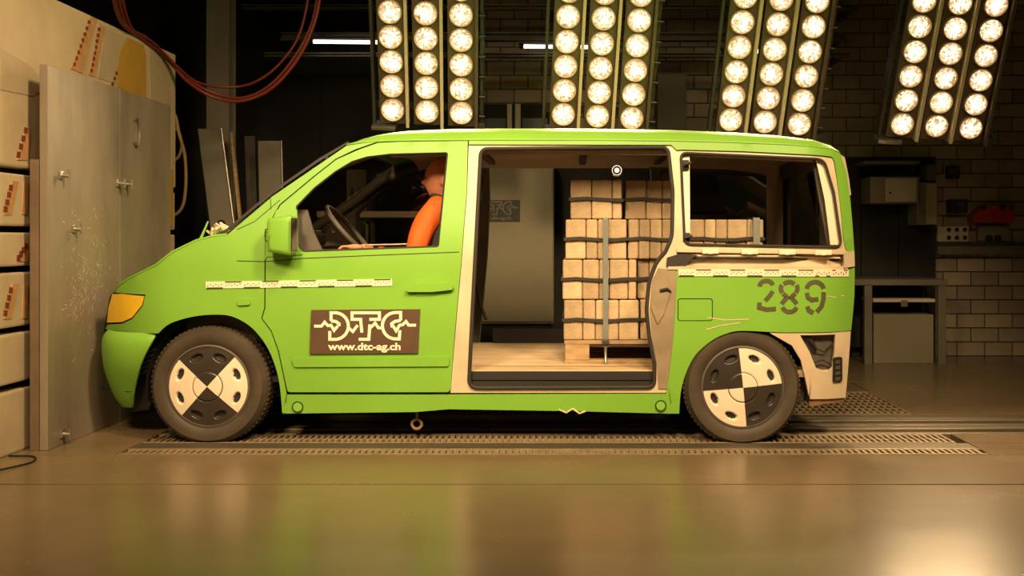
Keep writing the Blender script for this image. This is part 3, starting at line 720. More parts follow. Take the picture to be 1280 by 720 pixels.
# bonnet
BON = [(143, 365), (148, 357), (159, 349), (195, 331), (215, 315), (245, 300.5), (264, 295.5), (283, 293)]
def loft(name, edge, m, crown, bulge=None, off=.004, n=14, thick=.012):
    pts = [P3(x, y, off) for x, y in edge]; vs = []; fs = []
    for i, p in enumerate(pts):
        W = 2*(VC-p.y)
        for k in range(n+1):
            t = k/n; s = 1-(2*t-1)**4 if name != 'bonnet' else 1-(2*t-1)**2
            c = crown(i/(len(pts)-1)) if callable(crown) else crown
            vs.append((p.x+(bulge(i/(len(pts)-1))*(1-(2*t-1)**2) if bulge else 0), p.y+W*t, p.z+c*s))
    for i in range(len(pts)-1):
        for k in range(n): fs.append((i*(n+1)+k, i*(n+1)+k+1, (i+1)*(n+1)+k+1, (i+1)*(n+1)+k))
    o = mesh(name, vs, fs, m, None, True, 50)
    if thick: s = o.modifiers.new('s', 'SOLIDIFY'); s.thickness = thick; s.offset = 0
    return o
V(loft('bonnet', BON, M['green'], .012, lambda t: -.03*(1-t)))
V(loft('front_panel', [(131, 415), (133, 400), (138, 372), (143, 365)], M['dark'], 0, None))
V(loft('windscreen', [(284, 292.5), (310, 270), (340, 244), (385, 213.5), (433, 181)], M['glass'], 0, lambda t: -.075+.03*t, thick=.006))
V(ribbons('windscreen_seal', [[(276, 291), (283, 288), (340, 240.5), (400, 199), (436, 178)]], 3.2, M['dark'], None, lambda x, y: P3(x, y, .03)))
# roof
RO = [(433, 181, .02), (444, 179.3, .22), (452, 178.3, .40), (467, 177.2, .62), (485, 176.6, .78), (505, 176.2, .88), (560, 175.6, .97), (620, 175.4, 1), (740, 175.6, 1), (840, 176.5, .96), (920, 178.5, .90), (980, 181, .82), (1020, 184, .70), (1040, 187, .45), (1050, 191, .1)]
def roof():
    sec = [(0, 0), (.012, .010), (.02, .030), (.05, .052), (.10, .068), (.20, .083), (.40, .10), (.8, .112)]
    vs = []; fs = []
    for px, py, h in RO:
        p = P3(px, py, .0); W = VC-p.y
        half = [(p.x, p.y+a*(W/.8), p.z+b*h) for a, b in sec]
        vs += half+[(x, 2*VC-y, z) for x, y, z in half[-2::-1]]
    n = 2*len(sec)-1
    for i in range(len(RO)-1):
        for k in range(n-1): fs.append((i*n+k, i*n+k+1, (i+1)*n+k+1, (i+1)*n+k))
    o = mesh('roof', vs, fs, M['green'], None, True, 40); s = o.modifiers.new('s', 'SOLIDIFY'); s.thickness = .01; s.offset = 0
    return o
V(roof())
# roof side rail above doorway and rear quarter
for far in (False, True):
    V(panel('roof_side', [(586, 176), (740, 176), (840, 177), (920, 179), (980, 181.5), (1020, 184.5), (1040, 187.5), (1050, 191.5), (1057, 212), (1050, 212), (1040, 196), (1030, 194.5), (930, 189), (852, 187), (846, 187.5), (839, 181), (586, 180.5)], M['green'], None, far=far, t=.02, step=.05))
    V(panel('rear_pillar', [(1040.5, 190), (1050, 192), (1058, 215), (1063, 250), (1067, 300), (1068, 316), (1059, 316), (1055, 300), (1050, 250), (1044, 205)], M['green'], None, far=far, t=.03, step=.05))
# unpainted frame of the doorway (B and C pillar, sill step)
OPEN = [(601, 186, 9), (835, 184, 9), (841, 240), (840, 296, 8), (832, 314), (820, 328, 8), (811, 353, 6), (808, 388, 8), (811.5, 420), (818, 455), (818, 484, 9), (586, 485, 12), (590, 400)]
FRAME = [(586, 180), (839, 180.5), (846, 187.5), (852, 187), (930, 189.5), (1030, 195), (1041, 197), (1050, 250), (1058, 312), (1058, 316), (846, 316), (846, 345), (842, 420), (835, 480), (833, 491), (563, 491), (568, 430), (577, 330), (584, 240)]
WIN_R = [(851, 191, 8), (1030, 199, 10), (1042, 240), (1052, 309, 10), (856, 305.5, 9)]
V(panel('door_frame', FRAME, M['cream'], None, [OPEN, WIN_R], off=.012, t=.05, step=.05))
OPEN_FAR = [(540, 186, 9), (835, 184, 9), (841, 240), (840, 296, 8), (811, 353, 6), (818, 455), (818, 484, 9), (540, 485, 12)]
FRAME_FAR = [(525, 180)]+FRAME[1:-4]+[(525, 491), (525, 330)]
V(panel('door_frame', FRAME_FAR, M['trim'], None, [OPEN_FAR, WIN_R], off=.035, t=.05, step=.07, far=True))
# weather seals
def seal(name, poly, r, off, far=False, m='rubber'):
    pts = densify(rounded(poly), 6); p3 = [P3(x, y, off) for x, y in pts]
    if far: p3 = [Vector((p.x, 2*VC-p.y, p.z)) for p in p3]
    return V(tube(name, p3, r, M[m], None, 8, True))
seal('door_seal', OPEN, .011, .008); seal('window_seal', WIN_R, .008, .006)
seal('window_seal', [tuple(p) for p in WIN_F], .007, .012, m='rubber')
seal('window_seal', [tuple(p) for p in WIN_F], .016, .022, far=True, m='rubber'); seal('window_seal', WIN_R, .012, .03, far=True)
# jamb depth of the doorway
def jamb(name, poly, m, o0, o1, far=False):
    pts = densify(rounded(poly), 8); n = len(pts); vs = [P3(x, y, o0) for x, y in pts]; vs2 = [Vector((v.x, v.y+o1-o0, v.z)) for v in vs]
    fs = [(i, (i+1) % n, (i+1) % n+n, i+n) for i in range(n)]
    al = vs+vs2
    if far: al = [Vector((v.x, 2*VC-v.y, v.z)) for v in al]
    return V(mesh(name, al, fs, M[m], None, True, 40))
jamb('door_jamb', OPEN, 'trim', .055, .11)
jamb('window_reveal', WIN_R, 'trim', .055, .10)
# bright window frame strips
V(panel('window_frame_strip', [(851.5, 194), (862, 195), (862.5, 304), (856, 304)], M['tape'], None, off=.03, t=.015))
V(panel('window_frame_strip', [(1020, 199), (1034, 202), (1040, 240), (1050, 306), (1038, 306), (1031, 250)], M['tape'], None, off=.03, t=.015))
V(panel('window_frame_strip', [(1016, 200), (1021, 200), (1033, 260), (1038, 306), (1034, 306), (1024, 250)], M['trim'], None, off=.07, t=.03))
for px, py in ((857, 206), (858, 297)):
    p = P3(px, py, .015); b = bmesh.new(); bm_box(b, -.02, .02, -.012, .02, -.028, .028, 0, .008); bm_tube(b, [(-.01, -.03, 0), (.03, -.03, .01)], .008, 8)
    o = from_bm('window_hinge', b, M['dark'], None, True); o.location = p; V(o)
# far window glass (tinted) and far frame window
V(panel('far_window', WIN_R, M['glass'], None, off=.02, t=.004, far=True, step=.2))
V(panel('passenger_window', WIN_F, M['glass'], None, off=.012, t=.004, far=True, step=.2))
# slide rail channel
V(panel('slide_rail_channel', [(846, 315.5), (1059, 315.5), (1059, 335), (846, 334)], M['cream'], None, off=.045, t=.01))
V(panel('rail_lip', [(846, 310), (1059, 314), (1059, 318), (846, 315)], M['cream'], None, off=.0, t=.055))
V(panel('rail_lip', [(835, 331.5), (1060, 333), (1060, 337), (835, 337)], M['cream'], None, off=.0, t=.055))
V(tube('guide_rail', [P3(x, y, .02) for x, y in ((840, 322.5), (900, 322.5), (980, 323), (1056, 325.5))], .009, M['dark']))
V(tube('guide_rail', [P3(x, y, .012) for x, y in ((858, 319.5), (900, 320), (980, 320.5), (1050, 322.5))], .006, M['cream']))
for px in (888, 937, 984, 1029):
    p = P3(px, 314+(px-888)*.012, -.006); b = bmesh.new(); bm_box(b, -.047, .047, -.008, .012, -.014, .014, 0, .004); bm_box(b, -.012, .012, -.012, 0, -.016, -.004, 0, .003)
    o = from_bm('rail_clip', b, M['tape'], None, True); o.location = p; V(o)
V(panel('rail_end_cap', [(1055, 316), (1068, 313.5), (1068.5, 333), (1055, 335)], M['cream'], None, off=-.008, t=.04))
V(panel('guide_arm', [(834, 322), (850, 317, 4), (872, 319), (862, 325), (858, 332), (833, 332.5)], M['rubber'], None, off=-.004, t=.02, step=.03))
# rear quarter panel
ARCH_R = [(1000, 490), (990, 455), (976, 430), (966, 419), (955, 414.5), (925, 413.5), (908, 417), (890, 425.5), (870, 443), (858, 465), (851, 490), (849, 517)]
QUART = [(846.5, 336.5), (1061, 337), (1068.5, 335), (1068, 370), (1064, 413), (976, 415.5)] + sm2([(955, 414.5), (925, 413.5), (908, 417), (890, 425.5), (870, 443), (858, 465), (851, 490), (849, 517)], 4) + [(832, 517), (833, 491.5), (836, 470), (842, 420), (845, 365)]
FLAP = [(847, 373, 4), (891, 373, 4), (891, 401.5, 4), (847, 401.5, 4)]
qp = V(panel('rear_quarter_panel', QUART, M['green'], None, [FLAP], t=.02))
fp_ = V(panel('fuel_flap', FLAP, M['green'], None, gap=.005, off=.001, t=.015)); 
V(panel('flap_backing', [(845, 371), (893, 371), (893, 404), (845, 404)], M['dark'], None, off=.024, t=.006))
V(panel('rear_quarter_panel', QUART, M['green'], None, t=.02, far=True))
M['taupe'] = mat('taupe_metal', (.36, .28, .19), .45, noise=.35, nscale=6)
V(panel('pillar_cover', [(816, 349), (823, 335), (845, 338), (844, 376), (841, 420), (834, 486), (823, 486), (821, 455), (815, 420), (812, 388)], M['taupe'], None, off=.006, t=.012, step=.03))
V(panel('striker_plate', [(815, 352), (822, 338), (835, 342), (838, 366), (830, 392), (822, 405), (814, 385)], M['taupe'], None, off=-.004, t=.014, step=.03))
o = tube('striker', [P3(825, 363, -.01), P3(834, 361, -.012), P3(838, 365, .0)], .008, M['dark']); V(o)
# rear corner, unpainted, with the lamp cavity
CORN = [(962, 416), (1063.5, 414.5), (1061, 450), (1057, 497), (1012, 499, 3), (1006, 470), (1001, 450), (990, 432)]
CAV = [(1000, 419), (1044, 418), (1043, 440), (1040, 460), (1034, 465), (1020, 460), (1012, 440)]
V(panel('rear_corner_panel', CORN, M['cream'], None, [CAV], off=.006, t=.03))
V(panel('lamp_cavity', [(996, 416), (1048, 416), (1046, 468), (1008, 468)], M['trim'], None, off=.05, t=.01))
V(panel('cavity_bracket', [(1003, 421), (1014, 421), (1022, 436), (1017, 440), (1010, 426)], M['dark'], None, off=.03, t=.012, step=.03))
V(tube('cavity_wire', [P3(1010, 424, .025), P3(1020, 436, .02), P3(1030, 440, .03), P3(1040, 430, .04)], .004, M['dark'], None, 6))
V(tube('cavity_wire', [P3(1014, 455, .025), P3(1028, 450, .02), P3(1041, 457, .03)], .004, M['dark'], None, 6))
vt = V(panel('air_vent', [(1042, 447, 3), (1053, 446, 3), (1053, 477, 3), (1041, 478, 3)], M['dark'], None, off=-.004, t=.02, step=.03))
for k in range(4):
    V(panel('vent_slat', [(1044.5, 450.5+k*7), (1050.5, 450+k*7), (1050, 454.5+k*7), (1044, 455+k*7)], M['trim'], None, off=-.008, t=.01, step=.03))
V(panel('torn_edge', [(1010, 497), (1056, 495), (1050, 503), (1030, 505), (1012, 508)], mat('rust_brown', (.30, .16, .08), .7, noise=.3), None, off=.02, t=.02, step=.03))
V(panel('rear_bumper_mount', [(1000, 475), (1008, 478), (1010, 500), (998, 505), (985, 503), (998, 492)], M['trim'], None, off=.12, t=.03, step=.05))
# upper tail lamp strip on the tail
V(panel('tail_lamp_edge', [(1051, 193), (1056, 197), (1061, 222), (1064, 244), (1060, 244), (1056, 215)], M['cream'], None, off=.02, t=.03, step=.03))
# sill
V(panel('sill', [(354, 493.5), (562, 493.5), (834, 492.5), (833, 517), (720, 514), (560, 511.5), (520, 515), (354, 517)], M['green'], None, off=.002, t=.03))
V(panel('sill', [(354, 493.5), (834, 492.5), (833, 517), (354, 517)], M['green'], None, off=.002, t=.03, far=True))
for px, py in ((372, 508.5), (826, 507)):
    p = P3(px, py, -.002); V(tube('jack_cap', [p, p+Vector((0, .01, 0))], .026, M['green'], None, 20)); V(tube('cap_ring', [p+Vector((.029*math.cos(a), .0, .029*math.sin(a))) for a in [i*math.pi/10 for i in range(20)]], .0035, M['dark'], None, 6, True))
p = Vector(at(521, 530, 6.35)); V(tube('tow_ring', [p+Vector((.028*math.cos(a), 0, .028*math.sin(a))) for a in [i*math.pi/12 for i in range(24)]], .009, M['rope'], None, 8, True))
V(tube('tow_ring_stem', [p+Vector((0, 0, .03)), p+Vector((0, .02, .10))], .008, M['rope'], None, 8))
V(tube('torn_trim', [P3(x, y, .0) for x, y in ((698, 512), (708, 516), (716, 511), (724, 517), (732, 514))], .006, M['cream'], None, 6))
# door furniture
V(panel('door_moulding', [(364, 448, 3), (562, 446, 3), (561, 458, 3), (368, 459, 3)], M['green'], None, off=-.010, t=.015, step=.04))
hd = V(panel('door_handle', [(507, 359, 3), (520, 355, 3), (566, 355, 5), (567, 362, 4), (540, 365), (508, 365, 3)], M['green'], None, off=-.028, t=.02, step=.03))
V(panel('handle_recess', [(518, 350, 3), (545, 349, 3), (546, 369, 3), (519, 370, 3)], M['green'], None, off=-.004, t=.008, step=.03))
V(panel('side_repeater', [(296, 374, 3), (312, 373, 3), (313, 381, 3), (297, 382, 3)], M['green'], None, off=-.012, t=.014, step=.03))
V(panel('mirror_sail', [(331, 325), (333, 292), (346, 262), (371, 262), (373, 316), (378, 318), (334, 321)], M['green'], None, off=-.006, t=.02))
for ln in ([(296, 326), (331, 327), (378, 323), (470, 319), (574, 315)],):
    V(ribbons('belt_line', [densify(ln, 20)[:-1] if False else ln], .9, M['dark'], None, lambda x, y: P3(x, y, -.0015)))
V(ribbons('pillar_crease', [[(338, 245), (338.5, 262)], [(296, 287), (318, 277), (350, 250)]], .8, M['dark'], None, lambda x, y: P3(x, y, -.0015)))
def mirror(far=False):
    c = P3(352, 294, -.10); b = bmesh.new(); bm_box(b, -.075, .075, -.06, .06, -.112, .112, 0, .03)
    for v in b.verts:                                # shell narrows towards the front and toe
        if v.co.x < 0: v.co.z *= .86; v.co.y *= .7
    o = from_bm('mirror_housing', b, M['green'], None, True, 60)
    o.location = c if not far else Vector((c.x, 2*VC-c.y, c.z)); V(o)
    if far: o.scale = (1, -1, 1)
    b = bmesh.new(); bm_box(b, .073, .079, -.085, .035, -.095, .095, 0, .002); g = from_bm('mirror_glass', b, M['chrome'], None); g.parent = o
    b = bmesh.new(); bm_tube(b, [(-.05, -.104, .035), (-.062, -.1, .03), (-.065, -.098, 0), (-.062, -.1, -.03), (-.05, -.104, -.035)], .003, 6); g = from_bm('mirror_seam', b, M['dark'], None); g.parent = o
    b = bmesh.new(); bm_box(b, -.02, .05, .02, .12, -.075, -.035, 0, .01); g = from_bm('mirror_arm', b, M['green'], None, True); g.parent = o
mirror(); mirror(True)
# wiper and broken cowl pieces
V(tube('wiper_arm', [P3(244, 310, .12), P3(252, 296, .12), P3(260, 277, .13)], [.008, .008, .005], M['green'], None, 8))
b = bmesh.new(); random.seed(5)
for k in range(9):
    q = P3(262+k*2.4, 292-k*1.1+random.uniform(-3, 1), .08+random.uniform(-.02, .05)); s = Matrix.Translation(q) @ Euler((random.random()*3, random.random()*3, random.random()*3)).to_matrix().to_4x4()
    bm_box(b, -.03, .03, -.012, .012, -.006, .006, 0, 0, s)
V(from_bm('broken_cowl_trim', b, M['cream'])); random.seed(11)
# measuring tape strips
def tape(p0, p1, h, nseg, label):
    r = tag(empty('measuring_tape', P3(*p0, -.004)), label, 'tape')
    def f(u, v, off=-.005): return P3(p0[0]+(p1[0]-p0[0])*u, p0[1]+(p1[1]-p0[1])*u+v, off)
    N = nseg*2; vs = []; fs = []
    for off in (-.005, .001):
        for i in range(N+1): vs += [f(i/N, -h/2, off), f(i/N, h/2, off)]
    q = 2*(N+1)
    for i in range(N):
        a = 2*i; fs += [(a, a+2, a+3, a+1), (a+q, a+1+q, a+3+q, a+2+q), (a, a+q, a+2+q, a+2), (a+1, a+3, a+3+q, a+1+q)]
    child(mesh('band', vs, fs, M['tape']), r)
    vs = []; fs = []
    for s in range(nseg):
        u0 = s/nseg+.004; u1 = (s+.92)/nseg
        v0, v1 = (h*.34, h*.5) if s % 2 == 0 else (-h*.5, -h*.34)
        def quad(a, b_, c, d):
            k = len(vs); vs.extend([f(a, c, -.0065), f(b_, c, -.0065), f(b_, d, -.0065), f(a, d, -.0065)]); fs.append((k, k+1, k+2, k+3))
        quad(u0, u1, v0, v1)
        for j in range(6):
            uu = u0+(u1-u0)*(j+.5)/6; du = (u1-u0)*.035
            quad(uu-du, uu+du, -h*.16 if j % 2 else h*.04, -h*.04 if j % 2 else h*.16)
    child(mesh('tape_marks', vs, fs, M['tapeblack']), r)
tape((257, 356.5), (490, 353), 8.5, 10, 'black and white measuring tape across the front wing and cab door')
tape((848, 341), (1061, 341.5), 8.5, 10, 'black and white measuring tape below the slide rail on the rear flank')
# stencilled number 289
ST = []
def ar(*a): ST.append(arc(*a))
ar(958, 358, 8.5, 7, 180, 345, 8); ST.append([(966, 364), (962, 370), (956.5, 376)]); ST.append([(949.5, 378), (949, 384.5), (958, 387), (970, 386)])
ar(986.5, 361, 9, 8.5, 222, 318, 6); ar(986.5, 360.5, 10.5, 8.5, 330, 398, 6); ar(986.5, 360.5, 10.5, 8.5, 210, 142, 6)
ST.append([(978.5, 367), (983, 370.5), (984, 372), (980, 376), (977, 380)]); ST.append([(994.5, 367), (990, 370.5), (989, 372), (993, 376), (996, 380)])
ar(987, 381, 9.5, 9, 20, 160, 8)
ar(1019, 361.5, 10.5, 9, 185, 355, 10); ST.append([(1008.5, 366), (1010, 372), (1015, 375), (1023, 374)]); ST.append([(1029.5, 365), (1029.5, 374), (1027, 383), (1021, 390)]); ST.append([(1009, 383), (1011, 388), (1017, 391)])
num = V(ribbons('stencil_number', ST, 5.6, M['stencil'], None, lambda x, y: P3(x, y, -.002)))
# scuffs on the flank
for ln in ([(883, 412), (900, 407), (925, 403.5)], [(1030, 364), (1055, 370)], [(1034, 370), (1045, 372)], [(884, 397), (905, 400), (936, 399)]):
    V(ribbons('paint_scuff', [ln], 1.3, M['cream'], None, lambda x, y: P3(x, y, -.0018)))
# ------------------------------------------------------------------ wheels
def hubcap(rot, par):
    NR, NA = 52, 256; R = .222; vs = []; fs = []; mi = []
    slots = [(rot*0+k*math.pi/4+math.pi/8, .172) for k in range(8)]
    def prof(r, a):
        z = -.020*(1-(r/R)**2)-.006
        if r < .082: z -= .004
        if .080 < r < .087: z += .005
        s = 0
        for sa, sr in slots:
            da = (a-sa+math.pi) % (2*math.pi)-math.pi
            u = da*sr/.029; v = (r-sr)/.0155; q = u*u+v*v
            if q < 1.9: s = max(s, smooth((1.9-q)/1.1))
        return z+.022*s, s
    for i in range(NR+1):
        r = R*i/NR
        for j in range(NA):
            a = 2*math.pi*j/NA; z, s = prof(r, a); vs.append((r*math.cos(a), z, r*math.sin(a)))
    for i in range(NR):
        for j in range(NA):
            r = R*(i+.5)/NR; a = 2*math.pi*(j+.5)/NA
            q = int(((a-rot) % (2*math.pi))/(math.pi/2))
            z, s = prof(r, a)
            k = 2 if s > .75 or .080 < r < .0865 else (0 if q % 2 == 0 else 1)
            fs.append((i*NA+j, i*NA+(j+1) % NA, (i+1)*NA+(j+1) % NA, (i+1)*NA+j)); mi.append(k)
    me = bpy.data.meshes.new('hubcap'); me.from_pydata(vs, [], fs); me.shade_smooth()
    for p, k in zip(me.polygons, mi): p.material_index = k
    return link('hubcap', me, [M['hubwhite'], M['hubblack'], M['dark']], par)
def wheel(x, z, R, y, rot, flat=0, far=False):
    T = .205
    prof = [(.225, .03), (.232, -.002), (.245, -.012), (.275, -.020), (.305, -.017), (R-.018, .002), (R-.006, .014), (R, .035), (R, T-.035), (R-.015, T-.005), (.30, T+.012), (.23, T), (.225, .17)]
    o = lathe('wheel', prof, M['tyre'], None, 72)
    for v in o.data.vertices:                        # contact patch squashed on the floor
        if v.co.z < -z: v.co.z = -z+.0
    o.location = (x, y, z); V(o)
    if far: o.rotation_euler = (0, 0, math.pi); o.location = (x, 2*VC-y, z)
    # tread grooves and sidewall ring
    b = bmesh.new()
    for k in range(72):
        a = 2*math.pi*(k+.25)/72
        if R*math.sin(a) < -z+.02: continue
        mtx = Matrix.Rotation(-a, 4, 'Y')
        bm_box(b, R-.006, R+.004, .028, .075, -.007, .007, 0, 0, mtx); bm_box(b, R-.006, R+.004, .125, .175, -.007, .007, 0, 0, mtx)
    t = from_bm('tread_blocks', b, M['tyre'], o); t['kind'] = 'stuff'
    rim = lathe('rim_ring', [(.236, .02), (.234, -.008), (.224, -.012), (.218, 0)], M['trim'], o, 64)
    h = hubcap(rot, o)
    return o
wheel(at(261, 0, 6.215)[0], .318, .333, 6.215, math.radians(-42))
wheel(at(928, 0, 6.215)[0], .312, .328, 6.215, math.radians(6))
wheel(at(261, 0, 6.215)[0], .318, .333, 6.215, math.radians(-42), far=True)
wheel(at(928, 0, 6.215)[0], .312, .328, 6.215, math.radians(6), far=True)
def liner(px, zc, R, far):
    x = at(px, 0, 6.2)[0]; n = 24; vs = []; fs = []
    for y in (6.235, 6.6):
        for k in range(n+1):
            a = -.25+(math.pi+.5)*k/n; vs.append((x+R*math.cos(a), y if not far else 2*VC-y, zc+R*math.sin(a)))
    for k in range(n): fs.append((k, k+1, n+2+k, n+1+k))
    fs.append(tuple(range(n+1, 2*n+2)))
    return V(mesh('wheel_arch_liner', vs, fs, M['dark'], None, True, 30))
for far in (False, True): liner(268, .32, .40, far); liner(926, .32, .40, far)
# underbody
V(box('underbody', -2.6, 1.42, 6.62, 7.66, .20, .37, M['dark']))
V(box('underbody_side', -1.62, .48, 6.27, 8.0, .21, .36, M['dark']))
V(box('rear_axle_beam', .89, .97, 6.45, 7.85, .27, .34, M['steeldark'], None, .02))
V(box('front_axle_beam', -2.1, -2.02, 6.45, 7.85, .24, .32, M['steeldark'], None, .02))
# tail gate
TG = bmesh.new()
bm_box(TG, 1.49, 1.52, 6.42, 7.86, .34, .95, 0, .01); bm_box(TG, 1.47, 1.50, 6.42, 6.54, .95, 1.64, 0, .01); bm_box(TG, 1.47, 1.50, 7.74, 7.86, .95, 1.64, 0, .01); bm_box(TG, 1.42, 1.46, 6.46, 7.82, 1.56, 1.655, 0, .01)
V(from_bm('tailgate', TG, M['green'], None, True)); V(box('tailgate_window', 1.478, 1.484, 6.53, 7.75, .94, 1.62, M['glass']))
V(box('tailgate_lining', 1.44, 1.46, 6.45, 7.83, .40, .96, M['trim'], None, .005))
for y0, y1 in ((6.40, 6.56), (7.54, 7.88)): V(box('tailgate_lining', 1.445, 1.468, y0, y1, .95, 1.63, M['trim'], None, .005))
V(box('tailgate_lining', 1.40, 1.42, 6.46, 7.82, 1.55, 1.65, M['trim'], None, .005))
V(panel('pillar_lining', [(1020, 192), (1058, 192), (1080, 312), (1080, 420), (1040, 420), (1048, 312), (1036, 205)], M['trim'], None, off=.09, t=.01, far=True))
V(box('rear_inner_pillar', 1.36, 1.43, 7.60, 7.90, .42, 1.68, M['liner'], None, .02))
# ------------------------------------------------------------------ interior
V(box('cargo_floor', -.78, 1.44, 6.272, 7.98, .36, .40, M['wood'], None, .004))
V(box('floor_edge_trim', -.62, .44, 6.262, 6.272, .345, .395, M['dark'], None, .002))
V(box('floor_seam', -.6, .44, 6.46, 6.466, .398, .4015, M['dark']))
hl = []
V(panel('headliner_side', [(478, 190), (560, 186), (840, 185), (1032, 196), (1030, 204), (840, 194), (600, 193), (490, 197)], M['liner'], None, off=.07, t=.01))
def ceiling_liner():
    vs = []; fs = []; n = 10
    for X, dz in ((-1.12, -.03), (-.9, 0), (.5, 0), (1.1, -.02), (1.42, -.06)):
        for k in range(n+1):
            t = k/n; vs.append((X, 6.36+1.56*t, 1.655+.06*(1-(2*t-1)**4)+dz))
    for i in range(4):
        for k in range(n): fs.append((i*(n+1)+k, i*(n+1)+k+1, (i+1)*(n+1)+k+1, (i+1)*(n+1)+k))
    return mesh('headliner', vs, fs, M['liner'], None, True)
V(ceiling_liner())
for x in (-.62, .02, .55): V(box('roof_bow', x, x+.05, 6.42, 7.86, 1.675, 1.70, M['trim'], None, .006))
p = Vector(at(771, 213, 7.7)); lp = V(lathe('interior_lamp', [(.045, .01), (.045, -.012), (.035, -.02), (.03, -.014), (.0, -.012)], M['chrome'], None, 24, loc=p))
g = lathe('lamp_glint', [(0, -.03), (.012, -.026), (.017, -.016), (.012, -.008), (0, -.006)], M['domeglint'], lp, 16)  # glowing bead put in for the lamp's reflected glint
V(tube('belt_strap', [at(594, 352, 7.7), at(600, 380, 7.7), at(608, 400, 7.7)], .012, M['strap'], None, 6))
V(box('far_wall_rail', -.60, .4, 7.93, 7.98, .40, .50, M['dark'], None, .005))
# cab: dash, wheel, seats
bm = bmesh.new()
prf = [(-2.25, .55), (-2.25, 1.0), (-2.02, 1.09), (-1.80, 1.12), (-1.66, 1.13), (-1.60, 1.09), (-1.61, .98), (-1.72, .86), (-1.76, .55)]
a = [bm.verts.new((x, 6.34, z)) for x, z in prf]; c = [bm.verts.new((x, 7.94, z)) for x, z in prf]
bm.faces.new(a); bm.faces.new(c[::-1])
for i in range(len(prf)): bm.faces.new((a[i], a[(i+1) % len(prf)], c[(i+1) % len(prf)], c[i]))
bmesh.ops.bevel(bm, geom=list(bm.edges), offset=.02, segments=2, affect='EDGES')
V(from_bm('dashboard', bm, M['trim'], None, True, 40))
V(box('instrument_hood', -1.72, -1.56, 6.56, 6.92, 1.10, 1.20, M['dark'], None, .03))
V(box('air_vent_grille', -1.66, -1.60, 6.40, 6.50, 1.10, 1.20, M['trim'], None, .015))
V(panel('inner_pillar_trim', [(371, 262), (384, 262), (392, 290), (404, 315), (378, 318), (371, 305)], M['trim'], None, off=.10, t=.02))
for far in (False, True):
    V(tube('inner_a_pillar', [P3(x, y, .07) if not far else Vector((P3(x, y, .07).x, 2*VC-P3(x, y, .07).y, P3(x, y, .07).z)) for x, y in ((290, 290), (372, 240), (415, 208), (470, 188), (570, 184))], .035, M['trim'], None, 10))
swc = Vector(at(435, 288, 6.68)); ax = Vector((-.72, 0, .0)).normalized()
t1 = Vector((.66, 0, -.75)).normalized(); t2 = Vector((0, 1, 0)); nrm = t1.cross(t2)
sw = V(tube('steering_wheel', [swc+.185*(math.cos(a_)*t1+math.sin(a_)*t2) for a_ in [i*2*math.pi/36 for i in range(36)]], .015, M['trim'], None, 10, True))
hubp = swc-nrm*.03 if nrm.x > 0 else swc+nrm*.03
for a_ in (0.35, math.pi-.35, math.pi/2, -math.pi/2):
    o = tube('spoke', [hubp, swc+.18*(math.cos(a_)*t1+math.sin(a_)*t2)], .012, M['dark'], None, 8); o.parent = sw; o.matrix_parent_inverse = VINV
o = tube('steering_column', [hubp, hubp+Vector((-.24, 0, -.22))], .04, M['dark'], None, 12); o.parent = sw; o.matrix_parent_inverse = VINV
V(tube('column_stalk', [Vector(at(404, 290, 6.7)), Vector(at(412, 280, 6.62)), Vector(at(418, 292, 6.6))], .012, M['chrome'], None, 8))
def car_seat(y):
    b = bmesh.new(); bm_box(b, -1.30, -.82, y-.25, y+.25, .62, .80, 0, .05); r = V(from_bm('seat_cushion', b, M['seat'], None, True, 60))
    b = bmesh.new(); bm_box(b, -.09, .05, -.25, .25, 0, .62, 0, .05, Matrix.Translation((-.80, y, .74)) @ Matrix.Rotation(math.radians(6), 4, 'Y')); V(from_bm('seat_backrest', b, M['seat'], None, True, 60))
    b = bmesh.new(); bm_box(b, -.05, .05, -.14, .14, 0, .20, 0, .04, Matrix.Translation((-.70, y, 1.40)) @ Matrix.Rotation(math.radians(5), 4, 'Y')); V(from_bm('headrest', b, M['seat'], None, True, 60))
    V(box('seat_base', -1.15, -.78, y-.2, y+.2, .36, .62, M['dark'], None, .01))
car_seat(6.66); car_seat(7.52)
V(box('cab_floor', -2.0, -.78, 6.30, 7.98, .33, .36, M['dark']))
V(tube('measuring_rod', [at(456, 306.5, 6.70), at(514, 305, 6.70)], .006, M['galv'], None, 8))
# ------------------------------------------------------------------ cargo: pallet and strapped paving blocks
CF = .40
pal = tag(empty('pallet', (.5, 6.95, CF)), 'wooden pallet on the van floor under the paving blocks', 'pallet')
PX0_, PX1_, PY0_, PY1_ = -.07, 1.22, 6.60, 7.50
for k in range(7):
    y = PY0_+(PY1_-PY0_-.1)*k/6; child(box('deck_plank', PX0_, PX1_, y, y+.1, CF+.118, CF+.14, M['pallet'], None, .003), pal)
for k, x in enumerate((PX0_+.005, PX0_+.57, PX1_-.15)):
    for y in (PY0_+.003, 7.0, PY1_-.13):
        child(box('pallet_block', x, x+.145, y, y+.12, CF+.022, CF+.118, M['pallet'], None, .003), pal)
for y in (PY0_+.003, 7.0, PY1_-.13): child(box('bottom_runner', PX0_, PX1_, y, y+.1, CF, CF+.022, M['pallet'], None, .003), pal)
pav_cache = {}
def paver(w_, d_, h_, k):
    key = (round(w_, 3), round(d_, 3), round(h_, 3), k)
    if key not in pav_cache:
        b = bmesh.new(); bm_box(b, -w_/2, w_/2, -d_/2, d_/2, 0, h_)
        bmesh.ops.bevel(b, geom=[e for e in b.edges], offset=.006, segments=1, affect='EDGES')
        me = bpy.data.meshes.new('paving_block'); bmesh.ops.recalc_face_normals(b, faces=b.faces); b.to_mesh(me); b.free(); me.materials.append(M['paver'][k]); pav_cache[key] = me
    return pav_cache[key]
